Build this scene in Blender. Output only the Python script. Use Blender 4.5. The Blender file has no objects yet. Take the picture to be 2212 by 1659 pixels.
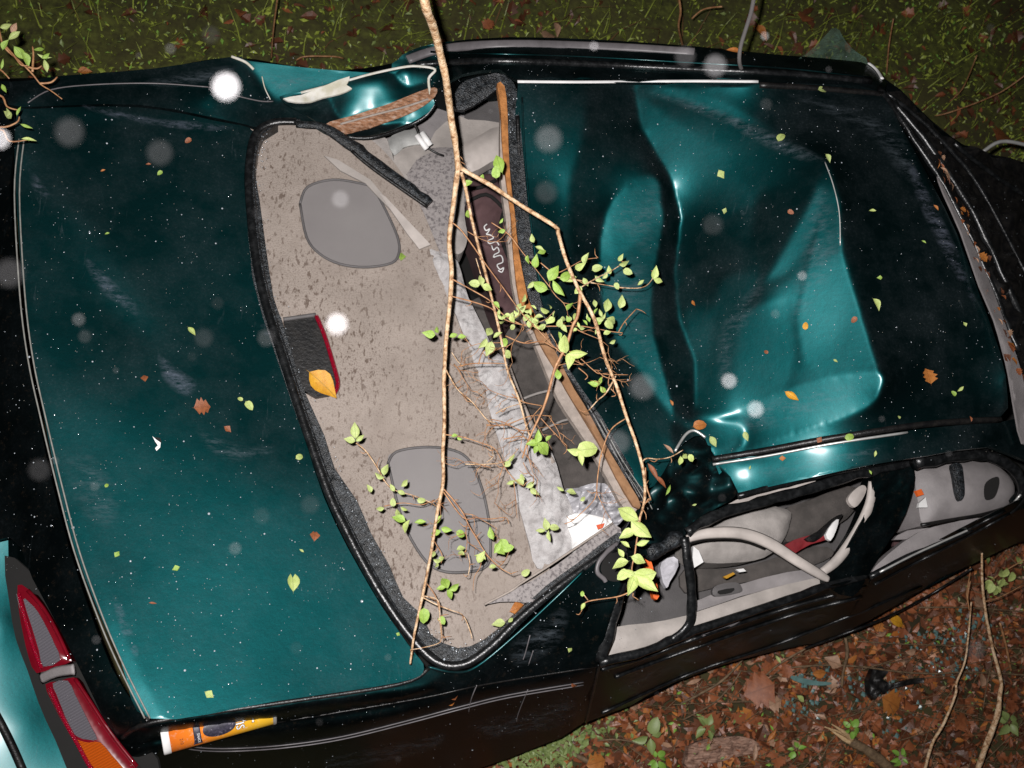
import bpy, math, random
import numpy as np
from mathutils import Vector, Matrix, noise
from mathutils.geometry import delaunay_2d_cdt

random.seed(7)
rng = np.random.default_rng(7)
S = bpy.context.scene
COL = S.collection

# ------------------------------------------------------------------ camera
W, H = 2212.0, 1659.0                     # tracing units across the photograph
F = (W / 2) / math.tan(math.radians(27.0))
CAMZ = 3.4
NADIR = (650.0, 1500.0)                   # where straight down lies in the picture
_n = Vector(((NADIR[0] - W / 2) / F, -(NADIR[1] - H / 2) / F, -1)).normalized()
_zw = -_n
_xw = (Vector((1, 0, 0)) - _zw * _zw.x).normalized()
_yw = _zw.cross(_xw)
R = Matrix((_xw, _yw, _zw))               # camera space -> world space
CAM = Vector((0, 0, CAMZ))
cd = bpy.data.cameras.new('camera')
cam = bpy.data.objects.new('camera', cd)
COL.objects.link(cam)
cam.matrix_world = Matrix.Translation(CAM) @ R.to_4x4()
cd.sensor_width = 36
cd.lens = 18 / math.tan(math.radians(27.0))
cd.clip_start = 0.01
cd.clip_end = 300
cd.dof.use_dof = True
cd.dof.focus_distance = 2.4
cd.dof.aperture_fstop = cd.lens / 7.0     # a 7 mm wide pupil
S.camera = cam

# ------------------------------------------------------------------ night sky, trace of dusk, camera flash
w = bpy.data.worlds.new('World')
S.world = w
w.use_nodes = True
nt = w.node_tree
bg = nt.nodes['Background']
sky = nt.nodes.new('ShaderNodeTexSky')
sky.sky_type = 'NISHITA'
sky.sun_disc = False
sky.sun_elevation = math.radians(1.0)
sky.sun_rotation = math.radians(200)
nt.links.new(sky.outputs[0], bg.inputs[0])
bg.inputs[1].default_value = 0.006

sd = bpy.data.lights.new('sun', 'SUN')
sd.energy = 0.01
sd.angle = math.radians(0.5)
sd.color = (1, .9, .8)
so = bpy.data.objects.new('sun', sd)
so.rotation_euler = (math.radians(89), 0, math.radians(-20))
COL.objects.link(so)

fd = bpy.data.lights.new('camera_flash', 'SPOT')
fd.energy = 430
fd.shadow_soft_size = 0.012
fd.spot_size = math.radians(104)
fd.spot_blend = 0.9
fd.color = (1, .97, .96)
fo = bpy.data.objects.new('camera_flash', fd)
fo.matrix_world = Matrix.Translation(CAM + R @ Vector((-.045, .05, .0))) @ R.to_4x4()
COL.objects.link(fo)

S.view_settings.view_transform = 'Standard'
S.view_settings.look = 'None'
S.view_settings.exposure = 0
S.view_settings.gamma = 1
S.view_settings.use_curve_mapping = False
S.cycles.max_bounces = 6
S.cycles.diffuse_bounces = 2
S.cycles.glossy_bounces = 3
S.cycles.transparent_max_bounces = 16
S.cycles.caustics_reflective = False
S.cycles.caustics_refractive = False

# ------------------------------------------------------------------ geometry helpers
def raydir(px, py):
    return R @ Vector(((px - W / 2) / F, -(py - H / 2) / F, -1))

ZO = 0.0
def U(px, py, z):
    z = z + ZO
    d = raydir(px, py)
    return CAM + d * ((z - CAMZ) / d.z)

def at_dist(px, py, u):
    return CAM + raydir(px, py).normalized() * math.exp(u)

def lnd(px, py, z):
    return math.log((U(px, py, z) - CAM).length)

def tps(pts, vals, lam=1e-6):
    P = np.array(pts, float) / 1000.0
    n = len(P)
    r2 = ((P[:, None] - P[None]) ** 2).sum(-1)
    K = .5 * r2 * np.log(r2 + 1e-12) + lam * np.eye(n)
    A = np.zeros((n + 3, n + 3))
    A[:n, :n] = K
    A[:n, n] = 1
    A[:n, n + 1:] = P
    A[n, :n] = 1
    A[n + 1:, :n] = P.T
    b = np.zeros(n + 3)
    b[:n] = vals
    c = np.linalg.lstsq(A, b, rcond=None)[0]
    def f(x, y):
        x = np.asarray(x, float) / 1000.0
        y = np.asarray(y, float) / 1000.0
        out = c[n] + c[n + 1] * x + c[n + 2] * y
        for k in range(n):
            q = (x - P[k, 0]) ** 2 + (y - P[k, 1]) ** 2
            out = out + c[k] * .5 * q * np.log(q + 1e-12)
        return out
    return f

def spline(pts, n=5, closed=True):
    out = []
    m = len(pts)
    D = len(pts[0])
    rngk = range(m) if closed else range(m - 1)
    for i in rngk:
        if closed:
            p = [pts[(i + k) % m] for k in (-1, 0, 1, 2)]
        else:
            p = [pts[min(max(i + k, 0), m - 1)] for k in (-1, 0, 1, 2)]
        for j in range(n):
            t = j / n
            out.append(tuple(.5 * (2 * p[1][a] + (p[2][a] - p[0][a]) * t + (2 * p[0][a] - 5 * p[1][a] + 4 * p[2][a] - p[3][a]) * t * t
                                   + (3 * p[1][a] - p[0][a] - 3 * p[2][a] + p[3][a]) * t ** 3) for a in range(D)))
    if not closed:
        out.append(tuple(pts[-1]))
    return out

def inside(xs, ys, poly):
    r = np.zeros(xs.shape, bool)
    n = len(poly)
    for i in range(n):
        x0, y0 = poly[i][:2]
        x1, y1 = poly[(i + 1) % n][:2]
        if y0 == y1:
            continue
        c = ((y0 > ys) != (y1 > ys)) & (xs < (x1 - x0) * (ys - y0) / (y1 - y0) + x0)
        r ^= c
    return r

def edge_dist(xs, ys, poly):
    d = np.full(xs.shape, 1e9)
    n = len(poly)
    for i in range(n):
        x0, y0 = poly[i][:2]
        x1, y1 = poly[(i + 1) % n][:2]
        dx, dy = x1 - x0, y1 - y0
        l2 = dx * dx + dy * dy + 1e-9
        t = np.clip(((xs - x0) * dx + (ys - y0) * dy) / l2, 0, 1)
        d = np.minimum(d, np.hypot(xs - x0 - t * dx, ys - y0 - t * dy))
    return d

# ------------------------------------------------------------------ object helpers
ORIGIN = {}
def tag(o, label=None, cat=None, group=None, kind=None):
    if label: o['label'] = label
    if cat: o['category'] = cat
    if group: o['group'] = group
    if kind: o['kind'] = kind
    return o

def thing(name, label, cat, loc=(0, 0, 0), group=None):
    o = bpy.data.objects.new(name, None)
    o.empty_display_size = .1
    COL.objects.link(o)
    o.location = loc
    return tag(o, label, cat, group)

def top_loc(o):
    v = Vector((0, 0, 0))
    while o is not None:
        v = v + o.location
        o = o.parent
    return v

def link_mesh(name, me, mat, parent=None, loc=None):
    if mat is not None and not me.materials:
        me.materials.append(mat)
    o = bpy.data.objects.new(name, me)
    COL.objects.link(o)
    if parent is not None:
        o.parent = parent
    if loc is not None:
        o.location = loc
    return o

def mesh_from(name, V, Fc, mat, parent=None, smooth=True, flat_from=None):
    """V in world space; the object keeps its parent's origin (or its own centre when it has none)."""
    if parent is not None:
        off = top_loc(parent)
        loc = None
    else:
        a = np.array([tuple(v) for v in V])
        off = Vector((float(a[:, 0].mean()), float(a[:, 1].mean()), float(a[:, 2].min())))
        loc = off
    me = bpy.data.meshes.new(name)
    me.from_pydata([tuple(Vector(v) - off) for v in V], [], Fc)
    sm = [smooth] * len(me.polygons)
    if flat_from is not None:
        for i in range(flat_from, len(sm)): sm[i] = False
    me.polygons.foreach_set('use_smooth', sm)
    me.update()
    return link_mesh(name, me, mat, parent, loc)

def fill(outline, step, pos, thick=.012, crumple=None):
    """Triangulate a traced outline; pos(px,py) gives the world point. Returns V, F, number of top faces."""
    poly = [(p[0], p[1]) for p in outline]
    xs = np.arange(min(p[0] for p in poly), max(p[0] for p in poly), step)
    ys = np.arange(min(p[1] for p in poly), max(p[1] for p in poly), step)
    # align with the field's own grid
    xs = np.round(xs / step) * step
    ys = np.round(ys / step) * step
    gx, gy = np.meshgrid(xs, ys)
    gx = gx.ravel(); gy = gy.ravel()
    m = inside(gx, gy, poly)
    gx, gy = gx[m], gy[m]
    m = edge_dist(gx, gy, poly) > step * .45
    gx, gy = gx[m], gy[m]
    vin = [Vector(p) for p in poly] + [Vector((float(a), float(b))) for a, b in zip(gx, gy)]
    v2, _e, f2, ov, _oe, _of = delaunay_2d_cdt(vin, [], [list(range(len(poly)))], 1, 1e-4, True)
    V = [pos(v.x, v.y) for v in v2]
    if crumple:
        V = [crumple(p, v) for p, v in zip(V, v2)]
    Fc = []
    if len(f2):
        cx = np.array([sum(v2[k].x for k in f) / len(f) for f in f2]); cy = np.array([sum(v2[k].y for k in f) / len(f) for f in f2])
        keep = inside(cx, cy, poly)
        f2 = [f for f, k in zip(f2, keep) if k]
    for f in f2:
        a, b, c = (V[f[0]], V[f[1]], V[f[2]])
        n = (b - a).cross(c - a)
        if n.dot(CAM - a) < 0:
            f = list(reversed(f))
        Fc.append(list(f))
    top = len(Fc)
    # boundary walls
    if thick:
        cnt = {}
        for f in Fc:
            for i in range(len(f)):
                a, b = f[i], f[(i + 1) % len(f)]
                if (b, a) in cnt:
                    del cnt[(b, a)]
                else:
                    cnt[(a, b)] = 1
        new = {}
        dn = {}
        for a, b in cnt:
            for k in (a, b):
                if k not in new:
                    new[k] = len(V)
                    V.append(V[k].copy())
                    dn[k] = len(V)
                    V.append(V[k] - Vector((0, 0, thick)))
        for a, b in cnt:
            Fc.append([new[b], new[a], dn[a], dn[b]])
    return V, Fc, top

def zpos(pts, extra=()):
    allp = [p for p in pts] + list(extra)
    f = tps([(p[0], p[1]) for p in allp], [lnd(*p) for p in allp], 1e-4)
    return lambda x, y: at_dist(x, y, float(f(x, y)))

def P3(outline, z):
    """Give a flat outline one height, or keep the heights it has."""
    return [(p[0], p[1], z if len(p) < 3 else p[2]) for p in outline]

def patch(name, outline, mat, parent=None, z=None, n=4, step=12, thick=.012, extra=(), crump=0, cs=30, pos=None, smooth=True, bulge=0):
    o3 = P3(outline, z) if z is not None else outline
    p = pos or zpos(o3, extra)
    ol = spline([(q[0], q[1]) for q in outline], n) if n > 1 else [(q[0], q[1]) for q in outline]
    fn = None
    if crump or bulge:
        def fn(v, q):
            r = v
            if crump:
                k = noise.noise(Vector((q.x / cs, q.y / cs, 3.1))) + .5 * noise.noise(Vector((q.x / cs * 2.3, q.y / cs * 2.3, 9.1)))
                r = r + Vector((0, 0, crump * (abs(k) * 1.6 - .3)))
            if bulge:
                dd = float(edge_dist(np.array([q.x]), np.array([q.y]), ol)[0])
                r = r + Vector((0, 0, bulge * (1 - math.exp(-dd / 18))))
            return r
    V, Fc, top = fill(ol, step, p, thick, fn)
    return mesh_from(name, V, Fc, mat, parent, smooth, top)

def tube_data(P, rad, seg=8, squash=1.0, caps=True):
    V, Fc = [], []
    n = len(P)
    if not hasattr(rad, '__len__'):
        rad = [rad] * n
    up = None
    for i in range(n):
        t = (P[min(i + 1, n - 1)] - P[max(i - 1, 0)]).normalized()
        if up is None:
            up = Vector((0, 0, 1))
            if abs(t.z) > .9: up = Vector((1, 0, 0))
        a = t.cross(up).normalized()
        b = a.cross(t).normalized()
        up = b
        for k in range(seg):
            q = 2 * math.pi * k / seg
            V.append(P[i] + a * (math.cos(q) * rad[i]) + b * (math.sin(q) * rad[i] * squash))
    for i in range(n - 1):
        for k in range(seg):
            k2 = (k + 1) % seg
            Fc.append([i * seg + k, i * seg + k2, (i + 1) * seg + k2, (i + 1) * seg + k])
    if caps:
        Fc.append(list(range(seg))[::-1])
        Fc.append([(n - 1) * seg + k for k in range(seg)])
    return V, Fc

def tube(name, pts, rad, mat, parent=None, n=4, seg=8, squash=1.0, knobby=0, world=False):
    """pts: (px,py,z) traced points or world vectors."""
    if not hasattr(rad, '__len__'):
        rad = [rad] * len(pts)
    q = spline([tuple(p) + (r,) for p, r in zip(pts, rad)], n, False)
    P = [Vector(a[:3]) if world else U(*a[:3]) for a in q]
    r = [abs(a[3]) for a in q]
    if knobby:
        r = [a * (1 + knobby * noise.noise(p * 31)) for a, p in zip(r, P)]
        P = [p + Vector((noise.noise(p * 23), noise.noise(p * 23 + Vector((5, 5, 5))), 0)) * a * knobby for p, a in zip(P, r)]
    V, Fc = tube_data(P, r, seg, squash)
    return mesh_from(name, V, Fc, mat, parent)

# ------------------------------------------------------------------ materials
MATS = {}
def nodes(m):
    m.use_nodes = True
    t = m.node_tree
    return t, t.nodes['Principled BSDF']

def ramp(t, src, stops):
    r = t.nodes.new('ShaderNodeValToRGB')
    e = r.color_ramp.elements
    while len(e) < len(stops): e.new(.5)
    for k, (p, c) in enumerate(stops):
        e[k].position = p
        e[k].color = tuple(c) + (1,) if len(c) == 3 else c
    t.links.new(src, r.inputs[0])
    return r

def nz(t, scale, detail=4, rough=.6, kind='ShaderNodeTexNoise', stretch=None, dist=0, rot=0):
    tc = t.nodes.new('ShaderNodeTexCoord')
    mp = t.nodes.new('ShaderNodeMapping')
    if stretch: mp.inputs['Scale'].default_value = stretch
    mp.inputs['Rotation'].default_value[2] = rot
    t.links.new(tc.outputs['Object'], mp.inputs[0])
    q = t.nodes.new(kind)
    q.inputs['Scale'].default_value = scale
    if 'Detail' in q.inputs: q.inputs['Detail'].default_value = detail
    if 'Roughness' in q.inputs: q.inputs['Roughness'].default_value = rough
    if 'Distortion' in q.inputs: q.inputs['Distortion'].default_value = dist
    t.links.new(mp.outputs[0], q.inputs['Vector'])
    return q

def mat(name, stops, rough=.6, scale=20, metallic=0, bump=0, bscale=None, spec=.5, coat=0, stretch=None, detail=5, sheen=0):
    m = bpy.data.materials.new(name)
    t, b = nodes(m)
    if isinstance(stops[0], (int, float)):
        c = stops
        stops = [(.3, tuple(x * .75 for x in c)), (.7, tuple(min(1, x * 1.2) for x in c))]
    q = nz(t, scale, detail, stretch=stretch)
    r = ramp(t, q.outputs[0], stops)
    t.links.new(r.outputs[0], b.inputs['Base Color'])
    b.inputs['Roughness'].default_value = rough
    b.inputs['Metallic'].default_value = metallic
    b.inputs['Specular IOR Level'].default_value = spec
    b.inputs['Coat Weight'].default_value = coat
    b.inputs['Coat Roughness'].default_value = .08
    if bump:
        bn = t.nodes.new('ShaderNodeBump')
        bn.inputs['Strength'].default_value = min(1, bump)
        bn.inputs['Distance'].default_value = .004
        q2 = nz(t, bscale or scale * 3, 5)
        t.links.new(q2.outputs[0], bn.inputs['Height'])
        t.links.new(bn.outputs[0], b.inputs['Normal'])
    MATS[name] = m
    return m

def paint(name, base, dust=.05, dirt=0.0, rough=.43, coat=.3):
    """Metallic paint: a wide metallic lobe under a clear coat, a film of dust and scuffs, dried mud."""
    m = bpy.data.materials.new(name)
    t, b = nodes(m)
    L = t.links.new
    fl = nz(t, 900, 1)
    r0 = ramp(t, fl.outputs[0], [(.35, tuple(x * .8 for x in base)), (.7, tuple(x * 1.3 for x in base))])
    # dust film and streaky scuffs
    a = nz(t, 6, 8, .7)
    ra = ramp(t, a.outputs[0], [(.42, (.0,) * 3), (.75, (1,) * 3)])
    s = nz(t, 9, 9, .75, stretch=(5, 1, 2), rot=.7, dist=1)
    rs = ramp(t, s.outputs[0], [(.60, (0,) * 3), (.74, (1,) * 3)])
    s2 = nz(t, 2.4, 2, .5)
    rs2 = ramp(t, s2.outputs[0], [(.5, (0,) * 3), (.62, (1,) * 3)])
    fine = nz(t, 160, 3, .7)
    rf = ramp(t, fine.outputs[0], [(.5, (.35,) * 3), (.75, (1,) * 3)])
    def math_(op, x, y):
        n = t.nodes.new('ShaderNodeMath'); n.operation = op
        for k, v in enumerate((x, y)):
            if isinstance(v, (int, float)): n.inputs[k].default_value = v
            else: L(v, n.inputs[k])
        return n.outputs[0]
    d1 = math_('MULTIPLY', ra.outputs[0], dust)
    d2 = math_('MULTIPLY', math_('MULTIPLY', rs.outputs[0], rs2.outputs[0]), dust * 3.2)
    dd = math_('MULTIPLY', math_('ADD', d1, d2), rf.outputs[0])
    dd = math_('ADD', dd, .002)
    dif = t.nodes.new('ShaderNodeBsdfDiffuse')
    dif.inputs[0].default_value = (.42, .5, .56, 1)
    mix = t.nodes.new('ShaderNodeMixShader')
    L(dd, mix.inputs[0])
    L(b.outputs[0], mix.inputs[1])
    L(dif.outputs[0], mix.inputs[2])
    out = t.nodes['Material Output']
    last = mix
    if dirt:
        q = nz(t, 55, 8, .8, stretch=(1, 1, 1))
        rq = ramp(t, q.outputs[0], [(.56, (0,) * 3), (.8, (dirt * 3,) * 3)])
        md = t.nodes.new('ShaderNodeBsdfDiffuse')
        md.inputs[0].default_value = (.10, .065, .04, 1)
        mx = t.nodes.new('ShaderNodeMixShader')
        L(rq.outputs[0], mx.inputs[0]); L(mix.outputs[0], mx.inputs[1]); L(md.outputs[0], mx.inputs[2])
        last = mx
    L(last.outputs[0], out.inputs[0])
    L(r0.outputs[0], b.inputs['Base Color'])
    b.inputs['Metallic'].default_value = 1
    b.inputs['Roughness'].default_value = rough
    b.inputs['Coat Weight'].default_value = coat
    b.inputs['Coat Roughness'].default_value = .2
    bn = t.nodes.new('ShaderNodeBump')
    bn.inputs['Strength'].default_value = .12
    bn.inputs['Distance'].default_value = .002
    q2 = nz(t, 60, 3)
    L(q2.outputs[0], bn.inputs['Height'])
    L(bn.outputs[0], b.inputs['Normal'])
    MATS[name] = m
    return m

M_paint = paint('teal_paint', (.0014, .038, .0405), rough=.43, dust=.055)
M_side = paint('muddy_shaded_teal_paint', (.001, .009, .0095), dust=.02, dirt=.07, rough=.45, coat=.08)  # car teal darkened for sides turned from the flash, with mud over it
M_rail = paint('dark_teal_paint', (.002, .028, .029), dust=.03, rough=.4)
def rubber_mat():
    m = mat('wet_rubber', [(.45, (.006, .007, .008)), (.62, (.03, .035, .04)), (.8, (.16, .18, .2))], .35, 90, spec=.5, bump=.8, bscale=220)
    return m
M_rubber = rubber_mat()
M_seal = mat('black_seal', [(.45, (.005, .0055, .006)), (.7, (.018, .019, .02))], .3, 60, bump=.4, bscale=70)
M_black = mat('black_plastic', [(.4, (.004, .004, .0045)), (.8, (.02, .018, .016))], .4, 40, bump=.3)
def carpet_mat():
    m = mat('shelf_carpet', [(.3, (.285, .24, .208)), (.7, (.365, .31, .272))], .95, 6, bump=.7, bscale=240)
    t = m.node_tree; b = t.nodes['Principled BSDF']
    base = b.inputs['Base Color'].links[0].from_socket
    big = nz(t, 2.6, 4, .6); rb = ramp(t, big.outputs[0], [(.36, (.4,) * 3), (.58, (1,) * 3)])
    sp = nz(t, 95, 3, .55, stretch=(1.2, .6, 1)); rs = ramp(t, sp.outputs[0], [(.36, (1,) * 3), (.44, (0,) * 3)])
    sp2 = nz(t, 240, 3, .7); rs2 = ramp(t, sp2.outputs[0], [(.35, (.6,) * 3), (.5, (0,) * 3)])
    st = nz(t, 5, 8, .7, dist=1.5); rst = ramp(t, st.outputs[0], [(.5, (0,) * 3), (.75, (.35,) * 3)])
    def op(o, x, y):
        n = t.nodes.new('ShaderNodeMath'); n.operation = o
        t.links.new(x, n.inputs[0]); t.links.new(y, n.inputs[1]); return n.outputs[0]
    f = op('MAXIMUM', op('MULTIPLY', rs.outputs[0], rb.outputs[0]), op('MAXIMUM', op('MULTIPLY', rs2.outputs[0], rb.outputs[0]), rst.outputs[0]))
    mx = t.nodes.new('ShaderNodeMixRGB'); mx.inputs[2].default_value = (.135, .10, .08, 1)
    t.links.new(f, mx.inputs[0]); t.links.new(base, mx.inputs[1]); t.links.new(mx.outputs[0], b.inputs['Base Color'])
    return m
M_carpet = carpet_mat()
M_speck = mat('speckled_carpet', [(.4, (.14, .125, .125)), (.48, (.27, .245, .24)), (.7, (.33, .3, .29))], .95, 110, bump=.5)
M_grille = mat('speaker_plastic', [(.3, (.185, .17, .168)), (.7, (.215, .2, .195))], .6, 5, bump=.3, bscale=900)
M_trim = mat('beige_trim', (.36, .325, .3), .6, 12, bump=.2, bscale=200)
M_trim2 = mat('light_beige_trim', (.44, .395, .365), .6, 12)
M_grey = mat('grey_trim', (.25, .23, .23), .6, 12, bump=.3, bscale=300)
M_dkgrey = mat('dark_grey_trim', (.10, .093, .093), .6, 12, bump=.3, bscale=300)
M_seat = mat('seat_fabric', [(.35, (.07, .062, .057)), (.7, (.115, .1, .092))], .95, 26, bump=.6, bscale=300)
M_seatlt = mat('light_seat_fabric', (.36, .33, .31), .95, 20, bump=.4, bscale=300)
M_glassy = mat('glass_strewn_fabric', [(.35, (.32, .30, .295)), (.5, (.42, .40, .395)), (.7, (.52, .505, .5))], .7, 34, bump=1, bscale=90, detail=8)
M_dark = mat('dark_interior', (.006, .0055, .005), .9, 8)
M_foam = mat('torn_foam', [(.35, (.26, .1, .025)), (.6, (.46, .19, .055)), (.75, (.2, .08, .03))], .9, 45, bump=1)
M_foam2 = mat('brown_foam', [(.35, (.2, .1, .045)), (.7, (.33, .18, .09))], .9, 30, bump=.5)
M_liner = mat('headliner', (.33, .28, .245), .9, 40, bump=.5)
M_maroon = mat('maroon_cloth', [(.35, (.045, .022, .024)), (.65, (.105, .055, .057))], .85, 9, bump=.3, bscale=400)
M_white = mat('white_plastic', (.8, .79, .78), .35, 10)
M_primer = mat('primer', [(.35, (.5, .47, .36)), (.6, (.7, .68, .63))], .7, 20, bump=.3)
M_rust = mat('rust', [(.3, (.09, .04, .02)), (.5, (.3, .14, .07)), (.7, (.45, .33, .26))], .8, 60, bump=1, stretch=(1, 3, 1))
M_metal = mat('bare_metal', (.6, .6, .58), .4, 30, metallic=.6)
M_stripe = mat('pinstripe', (.22, .22, .2), .5, 80)
M_chrome = mat('grey_molding', (.13, .12, .125), .45, 30)
M_bark = mat('bark', [(.36, (.24, .12, .055)), (.46, (.52, .32, .17)), (.62, (.72, .54, .36))], .42, 75, bump=1, stretch=(1, 1, 1), spec=.5)
def scuff_mat(name, c, lo, hi, amt, stretch, rot):
    m = bpy.data.materials.new(name)
    m.use_nodes = True
    t = m.node_tree; t.nodes.clear()
    out = t.nodes.new('ShaderNodeOutputMaterial'); mx = t.nodes.new('ShaderNodeMixShader')
    tr = t.nodes.new('ShaderNodeBsdfTransparent'); df = t.nodes.new('ShaderNodeBsdfDiffuse')
    df.inputs[0].default_value = (*c, 1)
    q = nz(t, 26, 10, .85, stretch=stretch, rot=rot); r = ramp(t, q.outputs[0], [(lo, (0,) * 3), (hi, (amt,) * 3)])
    at = t.nodes.new('ShaderNodeAttribute'); at.attribute_name = 'fade'
    mu = t.nodes.new('ShaderNodeMath'); mu.operation = 'MULTIPLY'
    t.links.new(r.outputs[0], mu.inputs[0]); t.links.new(at.outputs['Fac'], mu.inputs[1]); t.links.new(mu.outputs[0], mx.inputs[0])
    t.links.new(tr.outputs[0], mx.inputs[1]); t.links.new(df.outputs[0], mx.inputs[2]); t.links.new(mx.outputs[0], out.inputs[0])
    return m
M_scuff = scuff_mat('scuffed_paint', (.34, .38, .5), .46, .75, .42, (.5, 1.6, 1), -.7)
M_scuff2 = scuff_mat('scratched_paint', (.3, .36, .42), .46, .8, .3, (.6, 2.4, 1), -.4)
M_twig = mat('twig_bark', [(.35, (.26, .11, .045)), (.65, (.5, .27, .13))], .5, 60, bump=.4)
M_stick = mat('grey_stick', [(.35, (.09, .055, .028)), (.65, (.22, .145, .08))], .7, 50, bump=.8)
M_wood = mat('splintered_wood', [(.35, (.4, .25, .12)), (.7, (.7, .5, .28))], .8, 70, bump=.6)
M_leafs = {}
def leafmat(name, a, b, spots=None):
    st = [(.3, a), (.6, b)]
    if spots: st = [(.28, spots), (.38, a), (.65, b)]
    m = mat(name, st, .45, 4.5, spec=.5, bump=.3, bscale=60)
    t = m.node_tree; bs = t.nodes['Principled BSDF']
    base = bs.inputs['Base Color'].links[0].from_socket
    tc = t.nodes.new('ShaderNodeTexCoord'); sx = t.nodes.new('ShaderNodeSeparateXYZ'); t.links.new(tc.outputs['Object'], sx.inputs[0])
    def M(op, x, y):
        n = t.nodes.new('ShaderNodeMath'); n.operation = op
        for k, v in enumerate((x, y)):
            if isinstance(v, (int, float)): n.inputs[k].default_value = v
            else: t.links.new(v, n.inputs[k])
        return n.outputs[0]
    ay = M('ABSOLUTE', sx.outputs[1], 0)
    side = M('SINE', M('MULTIPLY', M('SUBTRACT', sx.outputs[0], M('MULTIPLY', ay, .9)), 52), 0)
    v = M('MAXIMUM', M('LESS_THAN', ay, .018), M('MULTIPLY', M('GREATER_THAN', side, .93), .5))
    mx = t.nodes.new('ShaderNodeMixRGB'); mx.inputs[2].default_value = (*[min(1, x * .62) for x in b], 1)
    t.links.new(v, mx.inputs[0]); t.links.new(base, mx.inputs[1]); t.links.new(mx.outputs[0], bs.inputs['Base Color'])
    return m
L_lime = leafmat('lime_leaf', (.33, .42, .10), (.47, .55, .19))
L_green = leafmat('green_leaf', (.19, .32, .04), (.31, .45, .09))
L_mid = leafmat('midgreen_leaf', (.30, .38, .11), (.42, .49, .18))
L_yel = leafmat('yellow_leaf', (.55, .25, .015), (.7, .36, .03), (.12, .05, .01))
L_brown = leafmat('brown_leaf', (.17, .05, .02), (.30, .10, .04))
L_tan = leafmat('tan_leaf', (.26, .15, .09), (.42, .25, .16))
L_dk = leafmat('dark_leaf', (.05, .018, .009), (.13, .045, .02))
L_orange = leafmat('orange_leaf', (.32, .10, .02), (.45, .17, .04))
G_mid = mat('creeping_leaf', [(.3, (.12, .17, .05)), (.6, (.22, .28, .09))], .5, 30)
G_green = mat('creeping_green_leaf', [(.3, (.10, .23, .025)), (.6, (.24, .43, .07))], .5, 30)
L_olive = leafmat('olive_leaf', (.13, .17, .014), (.36, .43, .07))

def lens_mat(name, c, rough=.15, rib=900):
    m = bpy.data.materials.new(name)
    t, b = nodes(m)
    b.inputs['Base Color'].default_value = (*c, 1)
    b.inputs['Roughness'].default_value = rough
    b.inputs['Coat Weight'].default_value = 1
    b.inputs['Coat Roughness'].default_value = .05
    q = nz(t, rib, 0, kind='ShaderNodeTexWave', dist=0) if False else t.nodes.new('ShaderNodeTexWave')
    tc = t.nodes.new('ShaderNodeTexCoord')
    mp = t.nodes.new('ShaderNodeMapping')
    mp.inputs['Rotation'].default_value[2] = math.radians(15)
    t.links.new(tc.outputs['Object'], mp.inputs[0]); t.links.new(mp.outputs[0], q.inputs[0])
    q.bands_direction = 'Y'
    q.inputs['Scale'].default_value = 110
    r = ramp(t, q.outputs[0], [(0, tuple(x * .45 for x in c)), (1, c)])
    t.links.new(r.outputs[0], b.inputs['Base Color'])
    bn = t.nodes.new('ShaderNodeBump'); bn.inputs['Distance'].default_value = .002
    t.links.new(q.outputs[0], bn.inputs['Height']); t.links.new(bn.outputs[0], b.inputs['Normal'])
    MATS[name] = m
    return m
M_lred = mat('red_lens', (.13, .003, .009), .12, 20, coat=1)
M_lredb = lens_mat('bright_red_lens', (.45, .004, .03))
M_lclr = lens_mat('clear_lens', (.2, .19, .215))
M_lor = lens_mat('amber_lens', (.75, .13, .01))
# ------------------------------------------------------------------ the car body: one measured height sheet with its dents
CTRL = [  # traced x, y, height in metres
 (60,280,.97),(540,290,1.02),(300,280,1.0),(60,700,.99),(560,650,1.05),(150,1150,.98),(720,1100,1.05),(320,1540,.95),(900,1430,1.0),(350,800,1.05),(450,1150,1.04),
 (-120,400,.72),(-100,900,.7),(0,500,.85),(20,900,.84),(60,1200,.8),(200,1600,.78),(-100,1500,.6),
 (100,200,.92),(330,155,.88),(500,125,.93),(700,150,.92),(930,150,1.0),(-100,180,.8),
 (1120,180,1.22),(1640,180,1.24),(1890,190,1.12),(1150,560,1.18),(1500,560,1.17),(1780,350,1.22),(1890,800,1.2),(1300,900,1.12),(1430,980,1.05),(1540,985,1.08),
 (2140,905,1.12),(2170,780,1.12),(2000,400,1.14),(2050,600,1.16),(1350,300,1.2),(1600,850,1.16),
 (870,120,1.05),(1200,95,1.12),(1680,125,1.12),(1900,160,1.03),(1000,160,1.12),
 (2212,300,.9),(2212,600,.98),(2212,900,1.02),(2330,500,.85),(2330,900,.9),
 (1600,1060,1.0),(2000,980,1.03),(2150,950,1.05),(1500,1100,.98),(1360,1150,.97),
 (1000,1445,.96),(1290,1430,.9),(1790,1270,.86),(2200,1090,.86),(1150,1330,.97),(1320,1200,.97),
 (600,1550,.93),(900,1500,.92),(350,1610,.82),(600,1605,.8),(1050,1500,.80),(1500,1385,.76),(1850,1290,.74),(2150,1150,.74),
 (500,1700,.3),(900,1659,.35),(1154,1616,.3),(1475,1466,.28),(1741,1389,.28),(1991,1273,.3),(2190,1173,.32),(2330,1100,.3),
]
GS = 5.0
GX = np.arange(-182, 2380, GS)
GY = np.arange(-182, 1820, GS)
gx2, gy2 = np.meshgrid(GX, GY)
u0 = tps([(c[0], c[1]) for c in CTRL], [lnd(*c) for c in CTRL], 2e-5)(gx2, gy2)
h = GS / F
gy0, gx0 = np.gradient(u0, h)
Tx, Ty = gx0.copy(), gy0.copy()
Wt = np.full(u0.shape, .25)

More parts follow.
